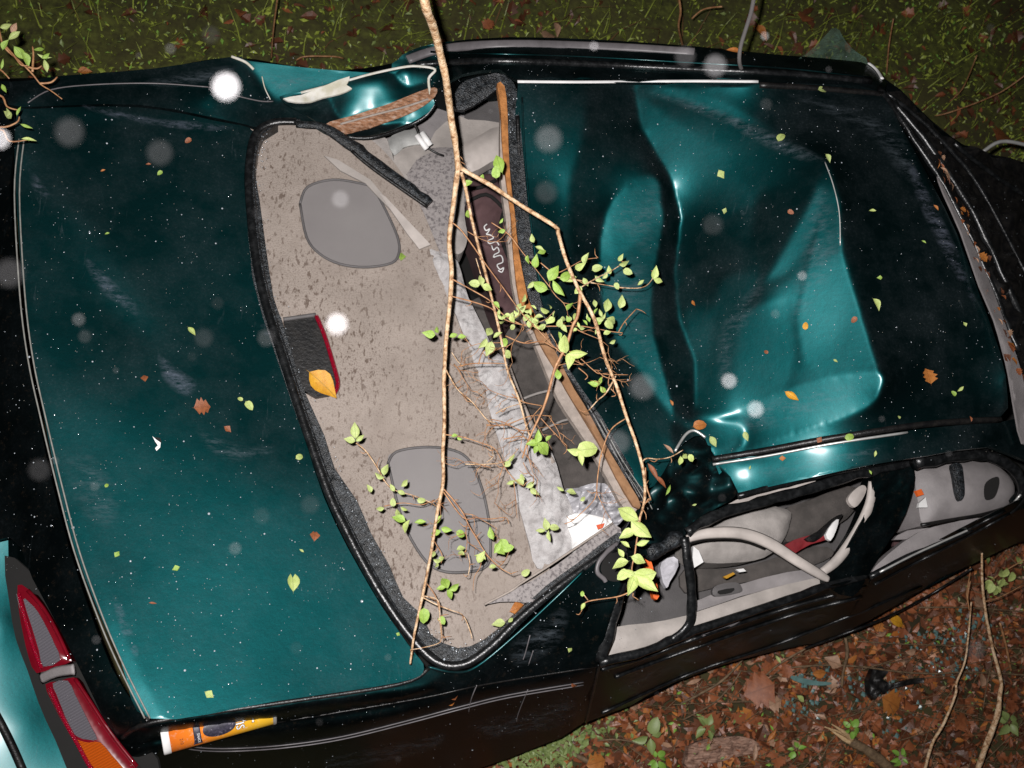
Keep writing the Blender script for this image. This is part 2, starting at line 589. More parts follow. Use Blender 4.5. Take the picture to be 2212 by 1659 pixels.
def blur(a, k):
    if k < 1: return a
    ker = np.ones(2 * k + 1) / (2 * k + 1)
    p = np.pad(a, k, mode='edge')
    p = np.apply_along_axis(lambda v: np.convolve(v, ker, 'valid'), 0, p)
    return np.apply_along_axis(lambda v: np.convolve(v, ker, 'valid'), 1, p)

def region(poly, tx, ty, feather=1, n=4, mix=1.0, w=None):
    """Bend the sheet inside an outline towards a given tilt away from the camera's line of sight."""
    ol = spline(poly, n) if n > 1 else poly
    m = inside(gx2.ravel(), gy2.ravel(), ol).reshape(gx2.shape).astype(float)
    m = (m if feather < 0 else blur(blur(m, int(round(feather * 1.4))), int(round(feather * 1.4))) if feather else blur(m, 1)) * mix
    X = tx(gx2, gy2) if callable(tx) else tx
    Y = ty(gx2, gy2) if callable(ty) else ty
    if w is not None: Wt[:] = Wt * (1 - m) + w * m
    Tx[:] = Tx * (1 - m) + X * m
    Ty[:] = Ty * (1 - m) + Y * m

def lin(x0, v0, x1, v1, axis='x'):
    return lambda X, Y: v0 + (v1 - v0) * np.clip(((X if axis == 'x' else Y) - x0) / (x1 - x0), 0, 1)

# lower body sides lean away from the light
region([(900,1440),(1010,1440),(1120,1355),(1240,1252),(1330,1190),(1310,1420),(1050,1490),(700,1570)], .25, .42, 1, w=.6)
region([(1330,1180),(1385,1090),(1450,990),(1510,935),(1600,1060),(1500,1130),(1400,1190)], .5, .4, 2, w=.4)
# trunk lid, a gently crowned sheet
def lty(X, Y):
    return np.interp(Y, [200, 700, 1000, 1250, 1600], [-.50, -.42, -.28, -.20, -.19])
def ltx(X, Y):
    return np.interp(X - (Y - 900) * .25, [80, 300, 700], [-.02, .03, .12])
region([(30,200),(560,230),(560,640),(640,800),(720,1060),(820,1260),(966,1450),(866,1536),(300,1620),(200,1400),(60,900),(20,400)], ltx, lty, 1, 1, w=1.5)
region([(150,440),(215,520),(330,700),(290,720),(190,600)], -.02, -.30, 2)
region([(110,900),(200,860),(290,1060),(290,1240),(230,1240),(150,1080)], .0, -.22, 5)
region([(420,700),(560,640),(680,1010),(560,1020),(470,900)], .1, -.44, 8)
region([(-180,200),(34,230),(24,400),(44,640),(84,900),(152,1180),(252,1440),(322,1566),(300,1640),(60,1260),(-180,900)], -.62, -.1, 1, 1, w=.4)
region([(30,330),(52,330),(62,500),(76,700),(112,900),(166,1100),(248,1340),(350,1560),(326,1570),(225,1370),(140,1110),(84,900),(46,640)], -.06, lin(600, -.24, 1200, -.05, 'y'), 1, 1, w=1.5)
region([(90,222),(300,215),(520,240),(520,262),(300,250),(110,250)], .0, -.22, 2)
# crumpled right quarter: the bright facet and its dark neighbours
region([(60,100),(520,100),(600,100),(960,120),(960,300),(600,300),(560,262),(60,232)], .1, -.6, 2, 1, w=.3)
region([(440,215),(520,140),(560,160),(600,240),(560,260),(480,240)], .6, -.5, 1, 1, w=.3)
region([(528,112),(620,126),(880,138),(830,166),(720,186),(640,208),(600,222),(570,190),(540,150)], .03, -.08, 0, 1, w=3)
region([(630,214),(740,190),(850,160),(935,150),(925,200),(840,215),(740,240),(680,250)], .14, -.16, 1, w=1)
region([(780,190),(850,160),(900,160),(850,185),(800,205)], .02, -.05, 1, w=2)
region([(690,212),(780,204),(850,215),(780,245),(700,245)], .05, -.24, 1, w=1)
region([(700,272),(940,205),(935,250),(880,278),(800,292),(720,292)], -.05, .35, 1)
region([(890,230),(938,215),(920,250),(870,262)], .0, .0, 1, w=2)
# roof
def rty(X, Y):
    return np.interp(Y, [180, 240, 330, 420, 520, 900], [-.55, -.4, -.26, -.15, -.10, -.06])
region([(1090,170),(1900,176),(2000,380),(2120,620),(2180,860),(2160,915),(1640,975),(1470,980),(1400,1060),(1280,900),(1180,740),(1120,560)], .3, rty, 0, 1, w=.6)
region([(1110,178),(1276,178),(1262,300),(1240,420),(1290,600),(1340,700),(1300,900),(1190,760),(1140,560),(1118,330)], .13, lambda X, Y: rty(X, Y) * .8, 2, w=1)
region([(1140,430),(1200,400),(1260,560),(1330,720),(1330,900),(1260,880),(1190,740),(1150,560)], .42, lambda X, Y: rty(X, Y) - .25, 3, w=.4)
region([(1280,180),(1372,180),(1404,330),(1380,400),(1330,440),(1300,520),(1296,640),(1250,600),(1230,520),(1232,400),(1262,290)], .58, lambda X, Y: rty(X, Y) - .25, 1, w=.3)
# the crushed middle: flat facets meeting in hard folds
region([(1370,190),(1500,200),(1700,280),(1788,350),(1820,560),(1900,806),(1700,842),(1566,908),(1490,900),(1480,780),(1440,690),(1425,590),(1446,470),(1430,380),(1386,280)], -.30, lambda X, Y: rty(X, Y) - .10, -1, 1, w=1)
region([(1372,196),(1440,250),(1560,330),(1640,440),(1560,470),(1480,430),(1430,370),(1388,290)], -.16, -.20, 0, 1, w=1.5)
region([(1480,440),(1560,480),(1640,560),(1660,650),(1580,660),(1500,610),(1466,540)], -.62, -.42, 4, w=4)
region([(1640,420),(1740,380),(1780,400),(1740,500),(1700,600),(1650,620),(1620,520)], -.50, -.26, 1, 1, w=3)
region([(1788,352),(1810,430),(1700,600),(1650,610),(1740,450)], -.20, -.22, 0, 1, w=1)
region([(1480,660),(1580,680),(1700,640),(1720,760),(1700,842),(1566,908),(1500,880),(1492,780)], -.20, -.10, 0, 1, w=2.5)
region([(1560,600),(1640,600),(1600,700),(1566,900),(1520,880),(1540,700)], -.27, -.2, 1, mix=.7)
region([(1400,380),(1436,392),(1434,480),(1412,600),(1410,700),(1454,870),(1440,884),(1380,800),(1330,735),(1298,640),(1294,550),(1310,460),(1350,410)], -.04, -.12, -1, w=4)
region([(1400,384),(1430,400),(1424,470),(1380,520),(1330,560),(1310,480),(1350,412)], .05, -.04, 0, 1, w=3)
region([(1386,280),(1444,380),(1470,470),(1456,590),(1466,690),(1500,780),(1500,880),(1466,955),(1450,960),(1455,880),(1412,720),(1410,600),(1434,490),(1432,400),(1384,330)], .66, -.45, -1, 1, w=.5)
region([(1788,345),(1814,430),(1818,510),(1824,560),(1862,680),(1902,812),(1910,830),(1890,860),(2160,925),(2180,760),(2080,560),(1990,380),(1890,176),(1660,176),(1500,186),(1400,186)], .5, -.36, -1, 1, w=.3)
region([(1788,352),(1814,432),(1818,512),(1824,560),(1862,680),(1900,806),(1790,812),(1735,780),(1722,690),(1745,580),(1780,450)], -.14, -.13, -1, 1, w=4)
region([(1762,575),(1818,560),(1836,640),(1828,700),(1790,756),(1757,720),(1750,640)], -.11, -.09, 2, w=3)
region([(1790,370),(1808,440),(1812,540),(1790,560),(1775,480)], -.16, -.16, 0, 1, mix=.8)
region([(1566,908),(1640,866),(1700,842),(1800,814),(1902,806),(1904,840),(1866,885),(1700,940),(1540,985)], -.36, .04, -1, w=2)
region([(1460,910),(1540,900),(1600,905),(1612,950),(1590,975),(1545,985),(1500,930)], .3, .6, 1, w=.3)
region([(1400,190),(1560,222),(1790,345),(1780,362),(1560,250),(1400,205)], .1, -.20, 0, mix=.6)
# left roof rail
region([(1545,1000),(1760,965),(1960,930),(2240,900),(2300,990),(2000,990),(1800,1030),(1650,1070),(1600,1072)], lin(1640, .14, 2000, .5), lin(1640, -.08, 2000, -.2), 1, w=1)
region([(1600,1010),(1656,1000),(1676,1036),(1620,1056)], .16, .02, 1, w=1)
region([(1546,1003),(1600,1000),(1616,1060),(1590,1066)], .4, .3, 0, w=.5)
# the missing window carries no sheet, so nothing there ties roof and lid together
region([(560,275),(700,262),(930,262),(985,200),(1090,190),(1120,560),(1160,690),(1280,900),(1390,1090),(1330,1180),(1110,1350),(1000,1430),(930,1410),(860,1330),(760,1130),(640,820),(560,560),(545,380)], 0, 0, 0, mix=.0)
hole_ = inside(gx2.ravel(), gy2.ravel(), [(560,275),(700,262),(930,262),(985,200),(1090,190),(1120,560),(1160,690),(1280,900),(1390,1090),(1330,1180),(1110,1350),(1000,1430),(930,1410),(860,1330),(760,1130),(640,820),(560,560),(545,380)]).reshape(gx2.shape)
Wt[hole_] = .02
Wt[inside(gx2.ravel(), gy2.ravel(), [(290,1586),(330,1578),(600,1541),(864,1501),(938,1476),(956,1490),(876,1520),(600,1562),(310,1606)]).reshape(gx2.shape)] = .01

Wt = blur(Wt, 1)
G0 = (Tx - gx0, Ty - gy0)
div = np.gradient(G0[0], h, axis=1) + np.gradient(G0[1], h, axis=0)
def screened(rhs, lam):
    e = np.concatenate([rhs, rhs[::-1]], 0)
    e = np.concatenate([e, e[:, ::-1]], 1)
    n0, n1 = e.shape
    k0 = (2 - 2 * np.cos(2 * np.pi * np.fft.fftfreq(n0)))[:, None] / h ** 2
    k1 = (2 - 2 * np.cos(2 * np.pi * np.fft.fftfreq(n1)))[None] / h ** 2
    s = np.real(np.fft.ifft2(np.fft.fft2(-e) / (k0 + k1 + lam)))
    return s[:rhs.shape[0], :rhs.shape[1]]
def weighted(x, LAM=2.5, its=1100):
    """Least squares for the sheet: bright, flat facets hold their tilt, dark folds and gaps take up the slack."""
    wx = .5 * (Wt[:, 1:] + Wt[:, :-1]); wy = .5 * (Wt[1:] + Wt[:-1])
    gx_ = .5 * (G0[0][:, 1:] + G0[0][:, :-1]); gy_ = .5 * (G0[1][1:] + G0[1][:-1])
    def At(fx, fy):
        r = np.zeros_like(x)
        r[:, 1:] += fx / h; r[:, :-1] -= fx / h
        r[1:] += fy / h; r[:-1] -= fy / h
        return r
    A = lambda v: At(wx * (v[:, 1:] - v[:, :-1]) / h, wy * (v[1:] - v[:-1]) / h) + LAM * .1 * v
    rhs = At(wx * gx_, wy * gy_)
    dg_ = np.full_like(x, LAM * .1)
    dg_[:, 1:] += wx / h ** 2; dg_[:, :-1] += wx / h ** 2; dg_[1:] += wy / h ** 2; dg_[:-1] += wy / h ** 2
    r = rhs - A(x); z = r / dg_; p = z.copy(); rz = (r * z).sum()
    for _ in range(its):
        Ap = A(p); al = rz / (p * Ap).sum()
        x = x + al * p; r = r - al * Ap; z = r / dg_
        rz2 = (r * z).sum(); p = z + (rz2 / rz) * p; rz = rz2
    return x
u = u0 + weighted(screened(div, 5.0))
# let each panel ride back to its measured height as one stiff piece, so its tilts stay as they are
LIDP = [(34,200),(560,240),(545,420),(570,620),(640,820),(720,1060),(820,1260),(930,1440),(860,1500),(300,1570),(200,1400),(60,900),(20,400)]
ROOFP = [(1108,172),(1900,172),(2000,380),(2120,620),(2180,860),(2160,912),(1640,978),(1470,990),(1412,1060),(1280,905),(1180,740),(1130,560)]
stiff = np.full(u.shape, .6)
rest = u0 - u
c0_ = rest.copy()
stiff[inside(gx2.ravel(), gy2.ravel(), [(1000,1480),(1340,1200),(1580,1076),(2380,980),(2380,1900),(150,1900),(300,1620),(860,1500)]).reshape(u.shape)] = .04
for P_, v_ in ((LIDP, 25.), (ROOFP, 25.)):
    m_ = inside(gx2.ravel(), gy2.ravel(), P_).reshape(u.shape)
    stiff[m_] = v_
    c0_[m_] = rest[m_].mean()
stiff[hole_] = .02
stiff[inside(gx2.ravel(), gy2.ravel(), [(290,1586),(330,1578),(600,1541),(864,1501),(938,1476),(956,1490),(876,1520),(600,1562),(310,1606)]).reshape(u.shape)] = .002
stiff = blur(stiff, 1)
_W, _G = Wt, G0
Wt = stiff; G0 = (np.zeros_like(u), np.zeros_like(u))
def settle(x, its=1200):
    wx = .5 * (Wt[:, 1:] + Wt[:, :-1]); wy = .5 * (Wt[1:] + Wt[:-1])
    def A(v):
        fx = wx * (v[:, 1:] - v[:, :-1]) / h; fy = wy * (v[1:] - v[:-1]) / h
        r = 8.0 * v
        r[:, 1:] += fx / h; r[:, :-1] -= fx / h; r[1:] += fy / h; r[:-1] -= fy / h
        return r
    dg_ = np.full_like(x, 8.0)
    dg_[:, 1:] += wx / h ** 2; dg_[:, :-1] += wx / h ** 2; dg_[1:] += wy / h ** 2; dg_[:-1] += wy / h ** 2
    r = 8.0 * rest - A(x); z = r / dg_; p = z.copy(); rz = (r * z).sum()
    for _ in range(its):
        Ap = A(p); al = rz / (p * Ap).sum()
        x = x + al * p; r = r - al * Ap; z = r / dg_
        rz2 = (r * z).sum(); p = z + (rz2 / rz) * p; rz = rz2
    return x
u = u + settle(c0_)
# the gutter beside the lid lies lower than the lid itself
gm = inside(gx2.ravel(), gy2.ravel(), [(150,1606),(322,1584),(600,1545),(864,1506),(940,1490),(1100,1496),(1100,1900),(150,1900)]).reshape(u.shape).astype(float)
u = u + .036 * blur(blur(gm, 2), 1) * np.interp(gx2, [180, 330, 650, 1000], [0, 1, 1, 0])
# small buckles left in the pressed metal
def vnoise(L, sd):
    g = np.random.default_rng(sd).standard_normal((int(len(GY) * GS / L) + 4, int(len(GX) * GS / L) + 4))
    a = (gx2 - GX[0]) / L; b = (gy2 - GY[0]) / L
    i = a.astype(int); j = b.astype(int); a = a - i; b = b - j
    a = a * a * a * (a * (a * 6 - 15) + 10); b = b * b * b * (b * (b * 6 - 15) + 10)
    return (g[j, i] * (1 - a) + g[j, i + 1] * a) * (1 - b) + (g[j + 1, i] * (1 - a) + g[j + 1, i + 1] * a) * b
rm = blur(inside(gx2.ravel(), gy2.ravel(), ROOFP).reshape(u.shape).astype(float), 3)
dm = blur(inside(gx2.ravel(), gy2.ravel(), [(1290,200),(1780,320),(1860,640),(1880,900),(1460,960),(1280,700)]).reshape(u.shape).astype(float), 6)
u = u + rm * (.00012 * (.4 - .1 * dm) * (np.abs(vnoise(90, 3)) + .5 * vnoise(45, 4))) + (1 - rm) * (.00016 * vnoise(150, 6) + .00003 * vnoise(50, 7))

def bu(px, py):
    a = min(max((px - GX[0]) / GS, 0), len(GX) - 1.001)
    b = min(max((py - GY[0]) / GS, 0), len(GY) - 1.001)
    i, j = int(a), int(b)
    a -= i; b -= j
    return float((u[j, i] * (1 - a) + u[j, i + 1] * a) * (1 - b) + (u[j + 1, i] * (1 - a) + u[j + 1, i + 1] * a) * b)

def B(px, py, off=0.0):
    """A point on the car's body sheet, off metres proud of it."""
    d = raydir(px, py).normalized()
    return CAM + d * (math.exp(bu(px, py)) - off)

def Bn(px, py):
    a, b, c = B(px, py), B(px + 6, py), B(px, py + 6)
    n = (c - a).cross(b - a).normalized()
    return n if n.dot(CAM - a) > 0 else -n

def body(name, outline, mt, parent, off=0.0, n=4, step=GS, thick=.014, **k):
    return patch(name, outline, mt, parent, pos=lambda x, y: B(x, y, off), n=n, step=step, thick=thick, **k)

def btube(name, pts, rad, mt, parent, off=.0, n=5, seg=6, squash=1, knobby=0):
    q = spline([tuple(p[:2]) for p in pts], n, False)
    return tube(name, [tuple(B(a, b, off)) for a, b in q], rad, mt, parent, n=1, seg=seg, squash=squash, world=True, knobby=knobby)

car = thing('crashed_car', 'crushed dark teal sedan wreck with its rear window gone, lying under a leafy branch', 'car', tuple(U(1100, 800, 0)))

# --- panels
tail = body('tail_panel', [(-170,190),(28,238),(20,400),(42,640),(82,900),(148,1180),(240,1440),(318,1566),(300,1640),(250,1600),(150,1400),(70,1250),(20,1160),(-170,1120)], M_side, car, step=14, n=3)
lid_ol = [(36,250),(80,235),(300,232),(470,262),(548,284),(532,350),(530,430),(552,620),(618,810),(700,1075),(800,1270),(880,1390),(916,1444),(862,1474),(600,1514),(326,1552),(262,1432),(160,1180),(95,900),(52,640),(34,400)]
lid = body('trunk_lid', lid_ol, M_paint, car, off=.006, thick=.02)
quarter = body('quarter_panel', [(-170,170),(30,176),(130,164),(330,148),(505,122),(540,132),(700,150),(868,160),(940,152),(930,200),(938,232),(880,270),(790,292),(720,292),(660,262),(600,262),(560,275),(500,262),(300,226),(80,230),(30,228),(-170,185)], M_paint, car, n=3)
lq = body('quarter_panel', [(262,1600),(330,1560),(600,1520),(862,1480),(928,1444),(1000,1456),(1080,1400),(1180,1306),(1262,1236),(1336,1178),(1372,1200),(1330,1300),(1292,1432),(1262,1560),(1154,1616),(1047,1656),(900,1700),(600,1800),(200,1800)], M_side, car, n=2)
tag(lq, label='muddy left quarter panel with a pinstripe')
tag(quarter, label='torn right quarter panel crumpled towards the roof')
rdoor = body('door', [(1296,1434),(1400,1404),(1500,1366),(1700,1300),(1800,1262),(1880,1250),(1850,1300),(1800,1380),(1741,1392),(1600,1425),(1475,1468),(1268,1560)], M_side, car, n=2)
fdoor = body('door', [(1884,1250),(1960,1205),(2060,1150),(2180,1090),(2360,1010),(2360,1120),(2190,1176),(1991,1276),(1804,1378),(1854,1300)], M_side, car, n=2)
tag(rdoor, label='black muddy rear door with broken window'); tag(fdoor, label='dark front door with dash visible above it')
roof = body('roof', [(1120,176),(1300,177),(1640,180),(1800,182),(1896,196),(1950,280),(2010,390),(2070,510),(2110,620),(2160,760),(2176,850),(2160,902),(2020,912),(1900,926),(1800,944),(1640,972),(1548,990),(1520,940),(1480,955),(1450,990),(1412,1050),(1372,1040),(1286,905),(1206,762),(1168,640),(1148,520),(1130,340)], M_paint, car, off=.004, n=2)
rail = body('roof_rail', [(1544,1000),(1650,984),(1800,956),(2000,925),(2160,912),(2240,900),(2300,960),(2230,1000),(2140,965),(2000,985),(1880,1004),(1750,1032),(1640,1056),(1590,1066)], M_paint, car, n=2)
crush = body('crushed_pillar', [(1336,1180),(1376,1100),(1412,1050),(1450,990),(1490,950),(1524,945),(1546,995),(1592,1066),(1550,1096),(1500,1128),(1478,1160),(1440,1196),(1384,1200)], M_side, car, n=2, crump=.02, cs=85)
drf = body('door_frame', [(846,150),(860,128),(884,110),(950,92),(1100,80),(1300,86),(1500,100),(1680,118),(1860,134),(1900,160),(1912,194),(1800,182),(1640,176),(1300,172),(1120,172),(1080,150),(1000,160),(950,190),(925,190)], M_rail, car, n=2)
tag(drf, label='bowed black window frame of the far door')
# light strip, gutters, seams
btube('drip_molding', [(1118,176),(1250,177),(1380,176),(1500,175),(1638,176)], .0045, M_white, car, off=.016, squash=.5)
btube('trim_sheen', [(880,128),(940,108),(1020,98),(1150,95),(1350,102),(1500,112)], .015, M_chrome, drf, off=.004, squash=.35)  # grey band along the frame, its sheen put into the colour
btube('window_seal', [(930,112),(1050,116),(1250,122),(1500,136),(1700,148),(1880,168)], .0035, M_rail, drf, off=.012)  # thin tube added as the frame's highlight line, not a rubber seal
btube('window_seal', [(900,140),(1050,132),(1250,138),(1500,150),(1700,160),(1880,176)], .010, M_seal, drf, off=.004)
btube('gutter', [(1538,992),(1650,974),(1800,946),(2000,916),(2160,906)], .009, M_black, rail, off=.005)
btube('gutter', [(1540,1003),(1650,986),(1800,958),(1960,934)], .0035, M_metal, rail, off=.012)
btube('gutter', [(1640,184),(1750,190),(1906,204)], .009, M_black, roof, off=.003)
btube('roof_edge', [(1524,945),(1500,930),(1480,940),(1458,975)], .004, M_metal, roof, off=.004)
btube('seam', [(262,1596),(330,1560),(600,1519),(862,1478),(926,1444)], .006, M_black, lq, off=-.001)
btube('seam', [(600,1560),(900,1510),(1050,1478),(1290,1440)], .0022, M_black, lq, off=.0)
btube('seam', [(1296,1432),(1280,1500),(1266,1560)], .004, M_black, lq, off=.0)
# crisp lit lip of the lid edge
btube('lid_edge', [(924,1440),(980,1452),(1030,1440),(1120,1366),(1200,1292),(1262,1232)], .0045, M_paint, lq, off=.004)
btube('lid_edge', [(1128,210),(1134,340),(1152,520),(1172,640)], .0025, M_paint, roof, off=.006)

# pinstripes
for dx in (-5, 6):
    btube('pinstripe', [(46+dx,300),(36+dx,420),(48+dx,640),(66+dx,780),(92+dx,900),(128+dx,1050),(165+dx,1190),(215+dx,1330),(262+dx,1440),(318+dx,1552)], .0019, M_stripe, lid, off=.010)
btube('pinstripe', [(60,222),(110,194),(200,183),(330,180),(450,188)], .0018, M_chrome, quarter, off=.003)
btube('pinstripe', [(450,188),(500,204),(560,218),(590,219)], .0018, M_chrome, quarter, off=.003)
for dy in (-3, 3):
    btube('pinstripe', [(378,1606+dy),(420,1617+dy),(500,1620+dy),(620,1612+dy),(740,1594+dy),(880,1560+dy),(1000,1528+dy),(1100,1504+dy),(1260,1477+dy)], .0016, M_chrome, lq, off=.003)
# bare creases where the paint is scraped
btube('scrape', [(1782,350),(1800,400),(1813,460),(1815,530)], .0016, M_metal, roof, off=.004)
for pts in ([(1140,1490),(1120,1540),(1116,1560)], [(1030,1480),(1018,1510),(1012,1540)], [(1145,1372),(1135,1410),(1130,1425)], [(1152,1405),(1142,1435)]):
    btube('scrape', pts, .0014, M_chrome, lq, off=.002)
btube('scrape', [(1480,1387),(1530,1368),(1580,1350),(1602,1336)], .005, M_chrome, rdoor, off=.002, squash=.4)
for pts in ([(1740,1400),(1900,1340),(2000,1290),(2100,1228)], [(1880,1245),(1960,1210),(2060,1160),(2170,1104)], [(1890,1262),(1970,1220),(2070,1170),(2180,1110)]):
    btube('belt_molding', pts, .0045, M_seal, fdoor, off=.006)
for pts in ([(1300,1446),(1400,1418),(1500,1380),(1700,1314),(1870,1268)], [(1330,1462),(1500,1400),(1720,1326),(1860,1290)], [(1300,1540),(1500,1452),(1700,1384),(1990,1268)]):
    btube('belt_molding', pts, .006, M_seal, rdoor, off=.006)

# torn flap of the quarter panel
flap = body('torn_flap', [(604,212),(660,196),(735,178),(800,162),(870,147),(905,146),(936,152),(926,176),(932,206),(938,226),(915,252),(876,268),(800,292),(735,292),(690,270),(640,240)], M_paint, car, off=.012, n=2, thick=.006, crump=.02, cs=170)
body('bare_primer', [(612,215),(650,204),(700,186),(755,170),(748,188),(760,196),(735,204),(700,208),(672,220),(640,222)], M_primer, flap, off=.030, n=2, thick=.006, crump=.02, cs=170)
body('rust_strip', [(700,270),(760,250),(830,228),(880,208),(938,188),(940,208),(900,238),(840,262),(780,282),(728,290)], M_rust, flap, off=.024, n=3, thick=.003, crump=.003, cs=12)
btube('torn_edge', [(650,200),(735,178),(800,160),(870,145),(905,143),(940,150),(926,170),(930,205)], .004, M_primer, flap, off=.024, squash=.5)
btube('torn_edge', [(735,268),(800,250),(870,232),(925,214)], .0035, M_liner, flap, off=.03, squash=.5)
btube('torn_edge', [(735,294),(800,298),(872,276),(918,252),(940,224)], .006, M_seal, flap, off=.006)
btube('torn_edge', [(500,122),(530,134),(548,150)], .004, M_primer, quarter, off=.004)
btube('scrape', [(566,165),(572,190),(584,215)], .0016, M_primer, quarter, off=.004)

# --- seal round the missing rear window
seal_l = [(640,262),(592,264),(556,284),(541,330),(538,420),(560,600),(616,790),(700,1040),(745,1140),(810,1262),(880,1366),(940,1428),(1000,1436),(1060,1398),(1130,1330),(1230,1250),(1330,1182)]
tube('window_seal', [(a, b, float(np.interp(a, [540, 800, 930, 1330], [.905, .93, .94, .985])) + .008) for a, b in seal_l], .011, M_seal, car, n=5, seg=8, squash=.7)
tube('window_seal', [(a + 9, b - 1, float(np.interp(a, [540, 800, 930, 1330], [.905, .93, .94, .985])) + .004) for a, b in seal_l], .006, M_rubber, car, n=5, seg=6)
# broken inner bed of the seal, crusted with glass
_gb = [(600,268),(568,290),(556,330),(552,380),(560,430),(572,520),(590,640),(608,690),(630,760),(655,840),(700,940),(722,1010),(770,1080),(800,1150),(840,1220),(870,1290),(915,1330),(930,1370),(990,1400),(1050,1380),(1110,1330),(1180,1265),(1250,1215),(1335,1150),(1345,1180),(1230,1255),(1120,1345),(1050,1408),(990,1442),(930,1430),(860,1350),(790,1245),(720,1100),(680,1010),(600,780),(545,600),(532,420),(538,320),(570,270)]
def zs(pts, o=0):
    return [(a, b, float(np.interp(a, [540, 800, 930, 1330], [.905, .93, .94, .985])) + o) for a, b in pts]
patch('glue_bed', zs(_gb, -.008), M_rubber, car, n=2, step=8, crump=.008, cs=9, thick=.04)
def zr(pts, o=0):
    return [(a, b, float(np.interp(b, [170, 560, 760, 905, 1100], [1.13, 1.05, 1.0, .99, .98])) + o) for a, b in pts]
patch('window_seal', zr([(1115,190),(1100,168),(1070,160),(1010,172),(985,196),(978,226),(1000,238),(1050,210),(1075,192),(1084,200),(1096,300),(1110,440),(1124,560),(1142,640),(1180,740),(1240,830),(1290,920),(1350,1030),(1380,1095),(1400,1070),(1370,1020),(1300,905),(1206,762),(1166,640),(1148,520),(1130,340),(1122,240)], -.01), M_rubber, car, n=2, step=10, crump=.008, cs=12)
btube('window_seal', [(1118,250),(1122,340),(1136,500),(1152,620),(1190,740),(1290,910),(1340,1000),(1385,1080)], .006, M_black, car, off=.008)
for k in (0, 9):
    btube('wire', [(1286+k,905-k*.3),(1330+k,985),(1380+k,1062),(1400+k,1100)], .0014, M_stripe, car, off=.012)

# --- windscreen end: pillar, liner strip, crumpled glass and cowl
body('windshield', [(1912,196),(1990,240),(2080,310),(2212,352),(2370,380),(2370,980),(2240,980),(2212,930),(2200,820),(2170,720),(2120,560),(2070,440),(2000,340)], M_black, car, off=-.03, n=2, step=12, crump=.035, cs=60)
body('headliner_strip', [(2026,380),(2062,450),(2112,548),(2150,640),(2182,730),(2206,800),(2218,870),(2216,960),(2200,930),(2180,810),(2168,760),(2148,690),(2116,616),(2076,500),(2040,420)], M_grey, car, off=.03, n=2, thick=.006)
for k, pts in enumerate(([(1900,190),(1960,280),(2040,400),(2110,540),(2160,660),(2200,760)], [(1930,220),(2010,320),(2090,440),(2150,560),(2212,700)], [(1915,200),(2000,270),(2100,380),(2190,540),(2240,640)], [(2060,310),(2150,380),(2240,440)])):
    btube('pillar_seal', pts, (.008, .009, .006, .007)[k], M_seal, car, off=.004, seg=7, knobby=.5)
btube('pillar_trim', [(1876,136),(1893,150),(1906,170)], .005, M_white, car, off=.015, squash=.5)
tube('wiper_arm', [(2120,330,.98),(2160,306,1.0),(2212,312,1.0),(2260,330,1.0)], .006, M_metal, car)
tube('wiper_arm', [(2150,370,.98),(2200,350,1.0),(2260,380,1.0)], .004, M_metal, car)
M_film = bpy.data.materials.new('crazed_glass')
_t, _b = nodes(M_film)
_b.inputs['Base Color'].default_value = (.10, .17, .13, 1)
_b.inputs['Roughness'].default_value = .4
_q = nz(_t, 60, 6, .8, stretch=(1, 6, 1), rot=.35)
_r = ramp(_t, _q.outputs[0], [(.4, (.25,) * 3), (.62, (.7,) * 3)])
_t.links.new(_r.outputs[0], _b.inputs['Alpha'])
patch('windshield_glass', [(1640,182,1.2),(1700,150,1.16),(1760,100,1.12),(1806,58,1.1),(1830,92,1.1),(1866,130,1.1),(1898,160,1.1),(1860,176,1.13),(1760,184,1.16)], M_film, car, n=3, step=8, thick=.004, crump=.02, cs=30)

# --- the far side and the underbody, out of the camera's sight
def skirt(name, pts, zlow, out=(0, .04)):
    P = [B(*p, -.01) for p in spline(pts, 4, False)]
    V = P + [Vector((p.x + out[0], p.y + out[1], (p.z + zlow) / 2)) for p in P] + [Vector((p.x, p.y - .02, zlow)) for p in P]
    n = len(P)
    Fc = [[r * n + i, r * n + i + 1, (r + 1) * n + i + 1, (r + 1) * n + i] for r in (0, 1) for i in range(n - 1)]
    return mesh_from(name, V, Fc, M_side, car)
skirt('far_side_panel', [(-150,172),(130,166),(330,150),(505,124),(700,152),(860,134),(950,96),(1300,88),(1680,120),(1900,162),(2080,312),(2360,384)], .16)
def slab(name, pts, z0, z1, mt, parent):
    P = [U(x, y, z1) for x, y in pts]
    n = len(P)
    V = P + [Vector((p.x, p.y, z0)) for p in P]
    Fc = [list(range(n)), list(range(n, 2 * n))[::-1]] + [[i, i + n, (i + 1) % n + n, (i + 1) % n] for i in range(n)]
    return mesh_from(name, V, Fc, mt, parent, smooth=False)
slab('floor_pan', [(100,330),(900,250),(1800,260),(2300,460),(2300,1040),(1900,1200),(1400,1420),(900,1560),(330,1560),(100,1100)], .14, .24, M_dark, car)

